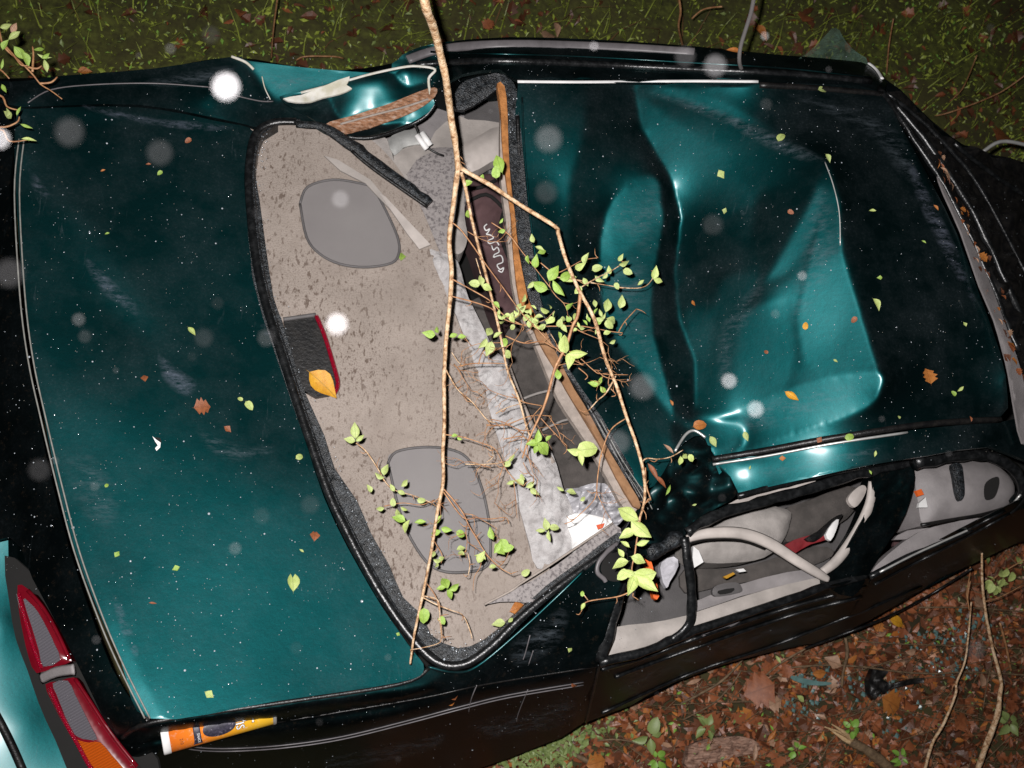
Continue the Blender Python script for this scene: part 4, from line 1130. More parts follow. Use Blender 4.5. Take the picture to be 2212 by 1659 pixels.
letters('0', LEN * .87, .0, .014, M_ink2, .0008, bold=.0004)
letters('SNACK', .072, .012, .008, M_white, .0011)
letters('210', .035, .014, .01, M_ink2, .0008)
# ------------------------------------------------------------------ leaves
RX, RY = R @ Vector((1, 0, 0)), R @ Vector((0, 1, 0))

def leaf_geo(wd=.5, fold=.12, curl=.1, lobes=0, n=6, tip=1.6):
    """A leaf one unit long from its stalk at the origin to its tip on +X."""
    V = [(-.14, 0, 0)]
    rows = []
    for i in range(n + 1):
        t = i / n
        w = wd * .5 * (math.sin(math.pi * t ** (.85)) ** (1.15 if not lobes and tip < 2 else 1 / tip) if 0 < t < 1 else .02)
        if lobes and 0 < t < 1:
            w *= 1 + .55 * math.cos(i * math.pi) * lobes
        z = -curl * t * t
        rows.append(len(V))
        V += [(t, -w, z + fold * w / max(wd, .1)), (t, 0, z), (t, w, z + fold * w / max(wd, .1))]
    Fc = [[0, rows[0], rows[0] + 1], [0, rows[0] + 1, rows[0] + 2]]
    for i in range(n):
        a, b = rows[i], rows[i + 1]
        Fc += [[a, b, b + 1, a + 1], [a + 1, b + 1, b + 2, a + 2]]
    return V, Fc

LEAF = {}
def leafmesh(kind, mt):
    k = (kind, mt.name)
    if k not in LEAF:
        V, Fc = {'oval0': lambda: leaf_geo(.56, .45, .22), 'oval1': lambda: leaf_geo(.66, .3, .42), 'oval2': lambda: leaf_geo(.44, .5, -.25),
                 'slim': lambda: leaf_geo(.26, .3, .2), 'round': lambda: leaf_geo(.72, .25, .3, tip=2), 'lobed': lambda: leaf_geo(.95, .25, .2, .45, 8),
                 'scrap': lambda: leaf_geo(.7, .3, .3, .4, 4)}[kind]()
        me = bpy.data.meshes.new('leaf')
        me.from_pydata(V, [], Fc)
        me.polygons.foreach_set('use_smooth', [True] * len(me.polygons))
        me.materials.append(mt)
        LEAF[k] = me
    return LEAF[k]

def basis(normal, ang):
    d = RX * math.cos(math.radians(ang)) + RY * math.sin(math.radians(ang))
    x = (d - normal * d.dot(normal)).normalized()
    return Matrix((x, normal.cross(x), normal)).transposed()

def put_leaf(kind, mt, pos, ang, size, parent=None, normal=None, tilt=.35, name='leaf', thick=1.0):
    if normal is None:
        normal = (CAM - pos).normalized()
    normal = (normal + Vector((random.uniform(-tilt, tilt), random.uniform(-tilt, tilt), random.uniform(-tilt, tilt)))).normalized()
    o = bpy.data.objects.new(name, leafmesh(kind, mt))
    COL.objects.link(o)
    M = Matrix.Translation(pos) @ basis(normal, ang).to_4x4() @ Matrix.Diagonal((size, size, size, 1))
    if parent is not None:
        o.parent = parent
        M = Matrix.Translation(-top_loc(parent)) @ M
    o.matrix_basis = M
    return o

def px_size(px, pos):
    return px / F * (pos - CAM).length

# ------------------------------------------------------------------ the branch hanging over the car
br = thing('leafy_branch', 'forked bare branch with pale green leaves hanging over the open rear window', 'branch', tuple(U(990, 365, 1.42)))
tube('stem', [(905,-60,1.85),(918,10,1.8),(938,66,1.72),(954,130,1.64),(964,175,1.6),(972,236,1.52),(980,290,1.47),(986,330,1.44),(990,368,1.42)], [0.0088,0.0088,0.0082,0.0076,0.0074,0.0074,0.0072,0.0067,0.0071], M_bark, br, n=6, seg=10, knobby=.16)
tube('stem', [(990,362,1.42),(984,400,1.40),(978,450,1.37),(970,520,1.33),(975,580,1.31),(974,625,1.30),(967,700,1.28),(962,760,1.26),(959,830,1.25),(960,900,1.24),(957,980,1.22),(957,1040,1.21),(944,1110,1.19),(930,1200,1.16),(912,1290,1.13),(895,1370,1.09),(886,1434,1.06)], [0.0060,0.0059,0.0057,0.0055,0.0052,0.0050,0.0049,0.0047,0.0046,0.0045,0.0042,0.0042,0.0039,0.0035,0.0032,0.0029,0.0025], M_bark, br, n=5, seg=9, knobby=.16)
tube('stem', [(992,360,1.42),(1010,372,1.42),(1060,400,1.42),(1120,440,1.42),(1198,489,1.42),(1206,505,1.42),(1222,560,1.42),(1250,625,1.42),(1284,690,1.41),(1306,770,1.4),(1330,830,1.39),(1350,890,1.37),(1376,965,1.35),(1390,1020,1.33),(1392,1080,1.30),(1378,1130,1.27)], [0.0055,0.0052,0.0049,0.0047,0.0047,0.0047,0.0044,0.0042,0.0042,0.0040,0.0039,0.0037,0.0035,0.0034,0.0029,0.0025], M_bark, br, n=5, seg=9, knobby=.16)
tube('stem', [(996,372,1.42),(1004,400,1.4),(1014,450,1.38),(1030,520,1.35),(1046,580,1.33),(1066,660,1.31),(1082,730,1.29),(1096,800,1.27),(1120,860,1.25),(1140,930,1.23),(1160,975,1.21)], [0.0040,0.0039,0.0037,0.0035,0.0034,0.0030,0.0029,0.0025,0.0025,0.0022,0.0017], M_bark, br, n=5, seg=8, knobby=.16)
tube('stem', [(1254,628,1.42),(1248,680,1.4),(1236,706,1.39),(1222,750,1.37),(1200,792,1.35),(1184,850,1.33),(1170,890,1.31),(1150,932,1.29),(1138,960,1.27),(1128,990,1.25)], [.004,.004,.0036,.0035,.0032,.003,.0028,.0025,.0022,.0016], M_twig, br, n=5, seg=7, knobby=.16)
TW = [  # z, radius in mm, points
 (1.40,1.6,[(1000,365),(992,350),(990,335)]),(1.37,1.5,[(975,482),(1000,500),(1040,560),(1080,610),(1125,670),(1150,700),(1210,760),(1260,790)]),
 (1.35,1.4,[(1060,480),(1100,505),(1130,545),(1170,600),(1190,625)]),(1.33,1.5,[(974,602),(1010,620),(1060,650),(1090,680),(1130,700),(1160,704)]),
 (1.33,1.6,[(976,640),(1020,650),(1060,665),(1090,690),(1140,702),(1200,706),(1260,706),(1320,716),(1345,720)]),
 (1.36,1.5,[(1336,718),(1352,695),(1376,668)]),(1.36,1.4,[(1200,600),(1240,604),(1290,614),(1350,620),(1390,620),(1410,605),(1416,580)]),
 (1.38,1.4,[(1255,620),(1290,600),(1320,585),(1350,563)]),(1.36,1.2,[(1170,570),(1200,590),(1230,575),(1260,560),(1290,555)]),
 (1.30,1.5,[(1094,725),(1130,740),(1170,738),(1200,750),(1240,762),(1280,800),(1300,806),(1356,811)]),(1.32,1.5,[(1350,905),(1320,930),(1300,980),(1292,1030),(1290,1060),(1280,1085),(1240,1120),(1220,1130)]),
 (1.36,1.8,[(1332,812),(1310,850),(1290,865),(1272,885)]),(1.3,1.3,[(1322,790),(1312,830),(1330,850),(1320,858)]),(1.33,1.6,[(1386,1000),(1396,992),(1420,990),(1450,985),(1476,972)]),
 (1.3,1.7,[(1396,1010),(1396,1050),(1406,1078),(1400,1080),(1386,1098),(1380,1130)]),
 (1.26,1.6,[(962,800),(990,840),(1020,870),(1050,906),(1070,914)]),(1.24,1.3,[(965,940),(1000,945),(1040,958),(1070,972),(1090,1010),(1110,1035),(1130,1050)]),
 (1.24,1.4,[(1050,918),(1090,920),(1150,900),(1190,900)]),(1.23,1.3,[(1005,1004),(1050,1004),(1090,994),(1120,970)]),(1.24,1.2,[(1090,950),(1130,945),(1150,960)]),
 (1.27,1.4,[(990,790),(1020,786),(1060,786),(1095,785)]),(1.26,1.1,[(975,760),(990,780),(1000,790)]),(1.28,1.3,[(1032,786),(1040,765),(1050,770)]),
 (1.25,1.5,[(1105,850),(1130,870),(1172,876)]),(1.25,1.2,[(1072,895),(1095,880),(1130,870)]),(1.24,1.4,[(1160,895),(1200,940),(1226,964)]),
 (1.2,1.7,[(957,1055),(980,1080),(1000,1108),(1015,1135),(1030,1160),(1050,1200),(1080,1225),(1102,1240)]),
 (1.2,1.4,[(960,1065),(1000,1118),(1030,1120),(1060,1122),(1090,1120),(1098,1130)]),(1.17,1.3,[(1010,1195),(1015,1220),(1013,1245)]),
 (1.16,1.5,[(770,955),(790,975),(815,1010),(830,1040),(850,1060),(890,1070),(930,1085),(942,1095)]),(1.14,1.2,[(830,1095),(870,1088),(910,1092),(940,1080)]),
 (1.14,1.4,[(912,1288),(926,1290),(945,1300),(950,1340),(952,1380),(945,1392),(910,1400),(884,1402)]),(1.13,1.2,[(922,1260),(940,1290),(950,1330),(955,1370)]),
 (1.13,1.5,[(914,1290),(940,1306),(975,1318),(1000,1330),(1015,1365),(1020,1380)]),(1.15,1.2,[(932,1160),(945,1180),(955,1200),(952,1215)]),
 (1.28,1.6,[(1360,1280),(1330,1290),(1270,1300),(1262,1310),(1256,1320)]),(1.28,1.3,[(1268,1298),(1262,1285),(1258,1278)]),
 (1.27,1.8,[(1380,1130),(1376,1170),(1370,1200),(1364,1230),(1372,1250),(1368,1290)]),(1.35,1.3,[(1250,793),(1270,812),(1262,822)]),
 (1.34,1.1,[(1030,560),(1040,590),(1044,605)]),(1.34,1.0,[(1150,700),(1180,690),(1200,670)]),(1.2,1.1,[(1080,1225),(1090,1210),(1096,1196)]),
 (1.33,1.0,[(1188,720),(1200,740),(1212,760)]),(1.24,1.0,[(1130,1000),(1140,1020),(1150,1030)]),(1.24,1.0,[(1060,965),(1064,985),(1050,1000)]),
]
for z, r, pts in TW:
    m = len(pts)
    q = [(x + random.uniform(-2, 2), y + random.uniform(-2, 2), z - .02 * k / m) for k, (x, y) in enumerate(pts)]
    tube('twig', q, [r / 1000 * 1.05 * (1 - .45 * k / m) for k in range(m)], M_twig if random.random() < .75 else M_bark, br, n=5, seg=5, knobby=.3)
    for k in range(1, m):  # short spurs
        if random.random() < .55:
            x, y, zz = q[k]
            a = random.uniform(0, 6.28)
            l = random.uniform(8, 26)
            tube('twig', [(x, y, zz), (x + l * .5 * math.cos(a), y + l * .5 * math.sin(a) + 2, zz + .005), (x + l * math.cos(a + .3), y + l * math.sin(a + .3), zz)], [.0011, .0009, .0006], M_twig, br, n=2, seg=4)
def spray(x, y, z, a, l, r, depth):
    """A dead twig with finer ones off it."""
    pts = [(x, y, z)]
    for k in range(4):
        a += random.uniform(-.45, .45)
        x += math.cos(a) * l / 4; y += math.sin(a) * l / 4; z += random.uniform(-.006, .006)
        pts.append((x, y, z))
        if depth and random.random() < .6:
            spray(x, y, z, a + random.choice((-1, 1)) * random.uniform(.5, 1.1), l * random.uniform(.35, .6), r * .7, depth - 1)
    tube('twig', pts, [r * (1 - .14 * k) for k in range(5)], M_twig, br, n=2, seg=4, knobby=.3)
for x, y, z, a, l in ((1172,876,1.27,2.6,110),(1150,930,1.25,2.9,100),(1120,860,1.25,3.3,90),(1085,740,1.28,2.8,90),(1060,906,1.24,.3,90),(1090,1000,1.22,2.2,90),(1140,960,1.24,1.9,80),(1110,1040,1.2,1.2,80),(980,786,1.26,.6,70),(1236,706,1.34,.5,90),(1200,792,1.33,-.3,100),(1290,800,1.34,.6,70),(1060,1010,1.21,3.4,80),(1010,1130,1.18,1.9,80),(1040,1210,1.16,1.4,70),(1000,1110,1.18,.1,80),(958,1060,1.2,2.2,60),(1290,1040,1.28,1.9,90),(1190,625,1.34,1.2,80),(1010,500,1.35,.9,90),(1130,700,1.33,2.0,90),(1186,900,1.28,.7,80)):
    spray(x, y, z, a, l, .0012, 2)
# x, y, length in px, direction in degrees, material, height
o_, g_, m_ = L_lime, L_green, L_mid
LV = [
 (1158,572,34,80,g_,1.37),(1176,622,40,160,g_,1.37),(1190,600,40,60,g_,1.37),(1200,612,46,-50,g_,1.37),(1215,600,30,20,g_,1.37),(1150,612,20,-130,m_,1.37),
 (1248,578,30,35,o_,1.37),(1264,566,28,60,m_,1.37),(1284,582,26,20,m_,1.36),(1290,598,24,-30,m_,1.36),(1240,600,26,-160,o_,1.36),(1262,604,22,-60,m_,1.36),(1304,598,22,60,m_,1.36),(1318,588,20,100,o_,1.36),
 (1342,570,24,10,m_,1.37),(1338,560,22,60,m_,1.37),(1350,585,22,-20,m_,1.37),(1412,596,34,80,o_,1.36),(1416,604,24,-20,o_,1.36),(1380,614,18,40,m_,1.36),(1330,614,18,-60,m_,1.36),(1252,622,22,-130,o_,1.38),
 (1040,612,30,95,m_,1.34),(1046,618,28,-20,o_,1.34),(1032,614,24,170,m_,1.34),(1068,655,20,-40,g_,1.33),(1082,365,44,110,g_,1.41),(1072,380,26,90,g_,1.41),(1006,398,22,20,g_,1.4),(1042,390,18,80,g_,1.41),(1010,458,22,-80,g_,1.38),(1080,480,16,60,g_,1.37),(1088,498,18,200,g_,1.37),
 (1152,520,20,100,m_,1.36),(1160,535,22,-30,m_,1.36),(1166,545,26,20,g_,1.36),(1140,555,20,-90,g_,1.36),(1340,660,30,80,m_,1.36),(1310,668,34,75,m_,1.36),(1316,690,30,-20,m_,1.36),(1312,696,26,-60,m_,1.36),(1300,690,20,170,m_,1.36),
 (1320,740,18,20,m_,1.35),(1286,660,20,100,m_,1.35),
 (1222,755,40,100,o_,1.37),(1236,764,50,5,o_,1.37),(1232,770,44,-100,o_,1.37),(1206,815,26,95,g_,1.34),(1290,830,26,170,g_,1.33),(1296,826,20,70,g_,1.33),(1300,838,22,-50,g_,1.33),
 (1160,950,34,85,g_,1.27),(1156,958,30,190,g_,1.27),(1168,962,46,-40,g_,1.27),(1158,965,24,-100,g_,1.27),(1182,950,20,60,g_,1.27),
 (1250,975,34,170,o_,1.3),(1256,972,52,10,o_,1.3),(1252,982,34,-80,o_,1.3),(1470,990,24,-90,o_,1.33),(1490,985,20,-60,o_,1.33),
 (1370,1118,56,150,o_,1.32),(1372,1132,56,-40,o_,1.32),(1366,1150,40,200,o_,1.32),(1380,1175,32,20,o_,1.32),(1370,1205,36,-20,o_,1.31),(1350,1215,40,200,o_,1.31),(1345,1200,22,120,o_,1.31),(1352,1236,30,-140,o_,1.31),(1370,1240,30,-40,m_,1.31),(1356,1180,24,150,o_,1.31),
 (1368,1252,60,-115,o_,1.33),(1374,1250,66,-35,o_,1.33),(1380,1244,52,10,o_,1.33),(1366,1240,34,160,o_,1.32),(1262,1306,22,-110,o_,1.28),(1258,1286,14,90,g_,1.28),
 (768,940,38,95,m_,1.17),(772,950,24,40,m_,1.17),(762,952,26,170,m_,1.17),(830,1022,26,80,m_,1.16),(826,1030,24,160,m_,1.16),(850,1058,20,120,m_,1.16),(870,1048,22,40,m_,1.16),(862,1062,20,-20,m_,1.16),(905,1080,20,-10,m_,1.16),
 (888,1130,40,-70,o_,1.19),(870,1124,30,160,g_,1.19),(900,1128,26,10,g_,1.19),(826,1098,22,190,m_,1.14),(850,1090,20,100,m_,1.14),(870,1096,22,-10,m_,1.14),(858,1104,22,-80,m_,1.14),(800,1060,20,120,m_,1.14),
 (942,1130,26,60,g_,1.18),(958,1142,26,-10,g_,1.18),(948,1148,24,200,g_,1.18),(990,1150,24,-30,g_,1.18),(1036,1210,34,60,o_,1.19),(1044,1206,30,150,o_,1.19),(1060,1225,20,20,m_,1.19),(1070,1190,34,60,g_,1.19),(1074,1180,36,-50,g_,1.19),(1064,1160,30,110,g_,1.19),(1084,1170,30,-70,g_,1.19),(1090,1185,26,10,g_,1.19),
 (935,1200,18,80,m_,1.15),(940,1210,20,-20,m_,1.15),(950,1208,18,40,m_,1.15),(944,1218,18,-90,m_,1.15),(1000,1196,24,150,m_,1.18),(990,1186,22,30,m_,1.18),
 (965,1265,34,110,g_,1.1),(975,1272,30,20,g_,1.1),(968,1278,26,-60,g_,1.1),(958,1270,20,190,g_,1.1),(915,1320,34,-90,g_,1.14),(952,1335,20,-60,g_,1.13),(1085,1346,32,190,m_,1.04),(1100,1342,16,40,m_,1.04),(1130,1240,20,30,m_,1.1),
 (1180,1140,26,100,m_,1.16),(1174,1146,24,180,m_,1.16),(1186,1150,26,-80,m_,1.16),(1192,1140,24,10,m_,1.16),(1128,1044,20,150,m_,1.18),(1140,1050,24,30,m_,1.18),(1150,1058,24,-30,m_,1.18),(1110,1040,22,200,m_,1.18),(1215,1058,20,150,m_,1.18),(1228,1062,26,0,m_,1.18),(1104,995,24,40,m_,1.2),(1100,1000,18,200,m_,1.2),
 (935,722,28,170,g_,1.3),(945,715,24,80,g_,1.3),(975,726,22,20,g_,1.3),(992,728,20,10,g_,1.3),(1055,720,30,60,m_,1.3),(1048,735,30,-120,m_,1.3),(1060,744,34,-110,m_,1.3),(1070,728,24,20,m_,1.3),(1086,745,22,60,g_,1.28),(1094,760,26,-70,m_,1.28),
 (1130,1035,18,110,m_,1.18),(978,942,16,20,g_,1.25),(990,946,14,-20,g_,1.25),
 (1256,1080,16,30,m_,1.2),
]
KN = ['oval0', 'oval1', 'oval2', 'oval0', 'round']
for x, y, s, a, mt, z in LV:
    p = U(x - .5 * s * math.cos(math.radians(a)) * .4, y + .5 * s * math.sin(math.radians(a)) * .4, z)
    put_leaf(random.choice(KN), mt, p, a, px_size(s, p) * random.uniform(.85, 1.0), br, tilt=.5)
for k in range(34):  # the dense knot of small leaves where the twigs cross
    t = k / 46
    x = 1095 + 130 * t + random.gauss(0, 16)
    y = 672 + 32 * t + random.gauss(0, 14)
    p = U(x, y, 1.34 + random.uniform(-.02, .03))
    put_leaf(random.choice(KN), random.choice([o_, m_, m_]), p, random.uniform(0, 360), px_size(random.uniform(13, 22), p), br, tilt=.8)
for k in range(22):
    x = 1205 + random.uniform(0, 100); y = 690 + random.gauss(6, 12)
    p = U(x, y, 1.35)
    put_leaf(random.choice(KN), random.choice([o_, m_, g_]), p, random.uniform(0, 360), px_size(random.uniform(13, 22), p), br, tilt=.7)

# spray of twigs at the upper left corner
sp = thing('shrub_spray', 'thin twigs with narrow green leaves reaching in at the upper left corner', 'branch', tuple(U(-40, 100, 1.2)))
for pts in ([(-80,-40,1.3),(-10,50,1.28),(8,100,1.28),(40,130,1.27),(70,160,1.26),(88,182,1.25),(110,196,1.25),(134,214,1.25)], [(10,98,1.28),(30,120,1.28),(45,140,1.28),(60,142,1.28)], [(70,155,1.26),(72,120,1.26),(70,100,1.26)], [(85,180,1.25),(110,178,1.25),(124,166,1.25)],
            [(-60,210,1.28),(0,206,1.27),(15,230,1.27),(40,238,1.27)], [(-60,260,1.28),(0,275,1.27),(35,265,1.27),(42,252,1.27)], [(-60,320,1.28),(0,280,1.27),(20,305,1.27),(60,302,1.27)], [(-40,130,1.28),(0,150,1.28),(20,170,1.28)], [(60,145,1.27),(80,148,1.27),(90,142,1.27)]):
    tube('twig', pts, [.0028 - .0018 * k / len(pts) for k in range(len(pts))], M_twig, sp, n=4, seg=5, knobby=.2)
for x, y, s, a, mt in ((18,86,34,40,m_),(30,100,40,-50,g_),(46,112,38,-40,g_),(72,108,34,10,g_),(80,116,34,-40,m_),(95,128,30,-70,m_),(6,108,28,60,g_),(2,150,26,80,g_),(36,250,26,70,g_),(44,268,28,-20,g_),(8,240,30,-30,m_),(14,252,24,60,m_),(46,300,34,5,o_),(4,182,24,-60,g_),(24,70,26,60,L_tan),(90,126,24,40,g_),(0,60,30,20,m_)):
    p = U(x, y, 1.28)
    put_leaf(random.choice(['oval2', 'slim', 'oval0']), mt, p, a, px_size(s * .78, p), sp, tilt=.5)

# ------------------------------------------------------------------ leaves and scraps lying on the car
def on_car(x, y, s, a, mt, kind='oval0', label=None, cat='leaf', group=None, off=.012, z=None, name='fallen_leaf', normal=None):
    p = B(x, y, off + (.006 if s < 30 else .012)) if z is None else U(x, y, z)
    n = normal or (Bn(x, y) if z is None else Vector((0, 0, 1)))
    o = put_leaf(kind, mt, p - (RX * math.cos(math.radians(a)) + RY * math.sin(math.radians(a))) * px_size(s, p) * .5, a, px_size(s, p), None, n, .12, name)
    tag(o, label, cat, group)
    return o
on_car(635, 1254, 46, 86, L_lime, 'oval0', 'pale green pointed leaf lying on the lower trunk lid')
on_car(414, 718, 26, -55, L_lime, 'oval2', 'slender lime leaf alone on the middle of the trunk lid')
on_car(538, 876, 22, -50, L_lime, 'round', 'round lime leaf nearer the glued window edge on the trunk lid')
on_car(519, 862, 12, 150, L_lime, 'round', 'tiny yellow-green leaf touching the round lime leaf')
on_car(647, 986, 18, 30, L_lime, 'round', 'small round yellow leaf by the window seal on the trunk lid')
on_car(452, 1500, 20, -30, L_lime, 'scrap', 'pale torn leaf bit above the snack tube')
on_car(436, 876, 34, 15, L_brown, 'lobed', 'crinkled brown leaf scrap on the trunk lid')
on_car(312, 815, 18, 100, L_brown, 'scrap', 'small russet leaf scrap left of the crinkled brown one')
on_car(492, 926, 18, -30, L_brown, 'scrap', 'curled brown bract below the crinkled brown leaf scrap')
on_car(681, 1156, 26, 80, L_brown, 'scrap', 'pinkish brown bud husk low beside the window seal')
on_car(330, 1302, 16, 0, L_brown, 'slim', 'dark red scrap low on the trunk lid')
on_car(252, 1197, 14, 60, L_green, 'scrap', 'bright green leaf bit near the trunk edge')
on_car(1710, 856, 34, -35, L_yel, 'oval2', 'curved yellow leaf in the big roof dent')
on_car(1893, 658, 28, -60, L_lime, 'oval0', 'slim lime leaf on the black right part of the roof')
on_car(1687, 295, 22, 60, L_lime, 'round', 'rounded lime leaf above the roof crease')
on_car(1558, 376, 20, -60, L_lime, 'scrap', 'lime leaf with brown tip at the top of the dent')
on_car(1787, 343, 20, -70, L_mid, 'oval0', 'small green leaf at the apex of the roof crease')
on_car(1740, 704, 16, 90, L_yel, 'round', 'small ochre leaf on the bright roof facet')
on_car(1835, 944, 20, 10, L_green, 'round', 'vivid green leaf by the roof gutter')
on_car(1540, 954, 26, -60, L_mid, 'oval0', 'olive oval leaf at the crumpled roof corner')
on_car(1612, 942, 22, -70, L_mid, 'oval0', 'second olive oval leaf beside the dark roof pocket')
on_car(1512, 918, 30, 15, L_orange, 'round', 'orange and lime leaf left of the dark roof pocket')
on_car(2008, 812, 32, 100, L_orange, 'lobed', 'orange maple seed-like leaf on the black roof')
on_car(1778, 192, 20, 10, L_mid, 'round', 'tiny leaf beside the gutter near the antenna')
on_car(1480, 985, 16, 40, L_lime, 'scrap', 'lime leaf scrap at the branch tip on the roof corner')
pts = [(222,368),(321,356),(346,374),(232,506),(407,304),(230,1048),(651,1190),(381,1228),(1708,458),(1885,455),(1565,455),(1995,523),(1805,780),(2095,905),(1940,900),(1770,950),(2085,700),(2075,840),(1880,1020),(1890,980),(1500,1090),(1620,1010),(1240,1475),(1232,1405),(975,1515),(983,1510),(1500,655),(1690,990),(1655,760),(2170,640),(2020,450),(1450,870),(860,1370),(1900,600),(1845,690),(2060,850)]
for i, (x, y) in enumerate(pts):
    on_car(x, y, random.uniform(9, 16), random.uniform(0, 360), random.choice([L_green, L_lime, L_mid, L_brown, L_orange]) if i != 2 else L_green, random.choice(['scrap', 'round', 'oval2']), 'tiny leaf scrap stuck to the wet dark teal bodywork', 'leaf scrap', 'tiny leaf scraps stuck to the wet bodywork', name='leaf_scrap')
on_car(1008 - 300, 0, 1, 0, L_brown) if False else None
on_car(697, 828, 74, -40, L_yel, 'oval1', 'bright yellow leaf with brown spots inside the high brake light', z=.895)
on_car(1120, 1314, 40, 20, L_orange, 'scrap', 'rust coloured leaf at the lower edge of the window opening', z=.93)
on_car(868, 552, 22, 80, L_green, 'scrap', 'dark green leaf bit at the rim of the upper speaker', z=.866)
for x, y, s, a, mt, lab in ((1410, 1020, 44, -60, L_brown, 'long brown dead leaf in the crushed roof corner'), (1428, 1040, 40, -40, L_brown, 'folded pinkish dead leaf under the long brown one'), (1445, 1058, 26, 60, L_green, 'green leaf bits caught in the crushed pillar'), (1445, 968, 30, 130, L_tan, 'dry curled leaf at the roof corner below the bright strip')):
    on_car(x, y, s, a, mt, 'slim', lab, off=.02)
# debris caught along the windscreen edge and the side seals
lit = thing('leaf_debris', 'broken brown leaf debris caught along the windscreen pillar', 'leaf debris', tuple(B(2100, 500)))
for k in range(60):
    t = random.random()
    x = 2020 + 180 * t + random.gauss(0, 7); y = 330 + 480 * t ** 1.15 + random.gauss(0, 9)
    p = B(x, y, .03)
    put_leaf(random.choice(['scrap', 'slim', 'lobed']), random.choice([L_brown, L_orange, L_tan, L_dk, L_dk]), p, random.uniform(-80, -30), px_size(random.uniform(8, 22), p), lit, Bn(x, y), .5)
# hole punched in the lid
hl = body('bent_rim', [(329,942),(338,950),(347,956),(346,966),(338,974),(335,968),(341,962),(336,955)], M_white, lid, off=.011, n=1, step=3, thick=.003)
body('hole', [(334,944),(346,946),(349,954),(342,966),(336,958)], M_dark, lid, off=.0095, n=1, step=3, thick=.001)

# ------------------------------------------------------------------ water and grit on the paint
def domes(name, spots, mt, label):
    V, Fc = [], []
    for (x, y, r, off) in spots:
        p = B(x, y, off) if off < .5 else U(x, y, off)
        n = Bn(x, y) if off < .5 else Vector((0, 0, 1))
        a = n.orthogonal().normalized(); b = n.cross(a)
        k = len(V)
        for j in range(6):
            q = j * math.pi / 3
            V.append(p + (a * math.cos(q) + b * math.sin(q)) * r)
        for j in range(6):
            q = j * math.pi / 3
            V.append(p + (a * math.cos(q) + b * math.sin(q)) * r * .6 + n * r * .45)
        V.append(p + n * r * .6)
        for j in range(6):
            j2 = (j + 1) % 6
            Fc += [[k + j, k + j2, k + 6 + j2, k + 6 + j], [k + 6 + j, k + 6 + j2, k + 12]]
    o = mesh_from(name, V, Fc, mt)
    return tag(o, label, kind='stuff')
M_drop = bpy.data.materials.new('water_bead')
_t, _b = nodes(M_drop)
_b.inputs['Base Color'].default_value = (.42, .46, .5, 1)
_b.inputs['Roughness'].default_value = .12
_b.inputs['Specular IOR Level'].default_value = 1
_b.inputs['Coat Weight'].default_value = 1
open_ = [(560,270),(700,260),(930,260),(980,190),(1110,180),(1150,620),(1290,900),(1400,1080),(1330,1190),(1110,1360),(1000,1440),(900,1400),(700,1050),(600,760),(545,500)]
sp_ = []
while len(sp_) < 2600:
    x, y = random.uniform(-20, 2230), random.uniform(90, 1660)
    ok = inside(np.array([x]), np.array([y]), open_)[0]
    if ok: continue
    if y < 200 and x < 520: continue
    sil = y - (1656 + (x - 1047) * -.422) if x > 1047 else -99
    if sil > -8: continue
    if y < 240 + (x - 1900) * .5 and x > 1880: continue
    sp_.append((x, y, .0006 * random.lognormvariate(0, .6), .004 if not (x < 930 or 1120 < x < 2150) else (.0068 if x < 930 else .0048)))
# drops only where the painted sheet itself lies uppermost
sp_ = [q for q in sp_ if not (q[0] > 1440 and q[1] > 990 and q[1] < 1440 and q[1] > 990 - 0 and q[0] > 1290 and q[1] > 1060 - (q[0] - 1500) * .12 and q[1] < 1450 - (q[0] - 1290) * .39) and not (q[0] < 340 and q[1] > 1230 and q[0] < 40 + (q[1] - 1230) * .6)]
domes('water_beads', sp_, M_drop, 'fine rain beads scattered over the paint')
M_grit = mat('pale_grit', (.3, .28, .24), .9, 100)
grit = []
for q in random.sample(sp_, 500):
    grit.append((q[0] + random.uniform(-20, 20), q[1] + random.uniform(-20, 20), .0008, q[3]))
domes('pale_grit', grit, M_grit, 'pale grit specks on the paint')
# crumbs of toughened glass along the glue bed and on the shelf
gl = []
pth = [(572,290),(556,350),(556,440),(584,620),(616,740),(690,920),(748,1060),(800,1180),(860,1290),(930,1370),(1000,1410),(1080,1370),(1180,1280)]
for k in range(260):
    i = random.randrange(len(pth) - 1); t = random.random()
    x = pth[i][0] * (1 - t) + pth[i + 1][0] * t + random.gauss(0, 9); y = pth[i][1] * (1 - t) + pth[i + 1][1] * t + random.gauss(0, 9)
    gl.append((x, y, random.uniform(.0006, .0018), .002))
for k in range(70):
    i = random.random()
    gl.append((1108 + 20 * i + random.gauss(0, 8) + (60 * max(0, i - .6)), 200 + 480 * i, random.uniform(.001, .002), .006))
domes('glass_crumbs', gl, M_drop, 'crumbs of shattered glass along the window seal')

# ------------------------------------------------------------------ ground
M_soil = mat('forest_floor', [(.3, (.02, .016, .006)), (.5, (.045, .036, .012)), (.7, (.07, .062, .018))], .95, 3.5, bump=1, bscale=14, detail=12)
gc = U(1300, 900, 0)
def warp(a):
    return np.sign(a) * (np.abs(a) * 4 + (np.abs(a) ** 6) * 76)
tt = warp(np.linspace(-1, 1, 201))
V = []
for b in tt:
    for a in tt:
        p = Vector((gc.x + a, gc.y + b, 0))
        f = max(0, 1 - math.hypot(a, b) / 12)
        V.append((p.x, p.y, -.03 + .05 * noise.noise(p * 1.1) + .02 * noise.noise(p * 5) if f > 0 else -.03))
Fc = [[j * 201 + i, j * 201 + i + 1, (j + 1) * 201 + i + 1, (j + 1) * 201 + i] for j in range(200) for i in range(200)]
gr = mesh_from('ground', V, Fc, M_soil)
tag(gr, 'dark forest floor under the wreck', kind='structure')
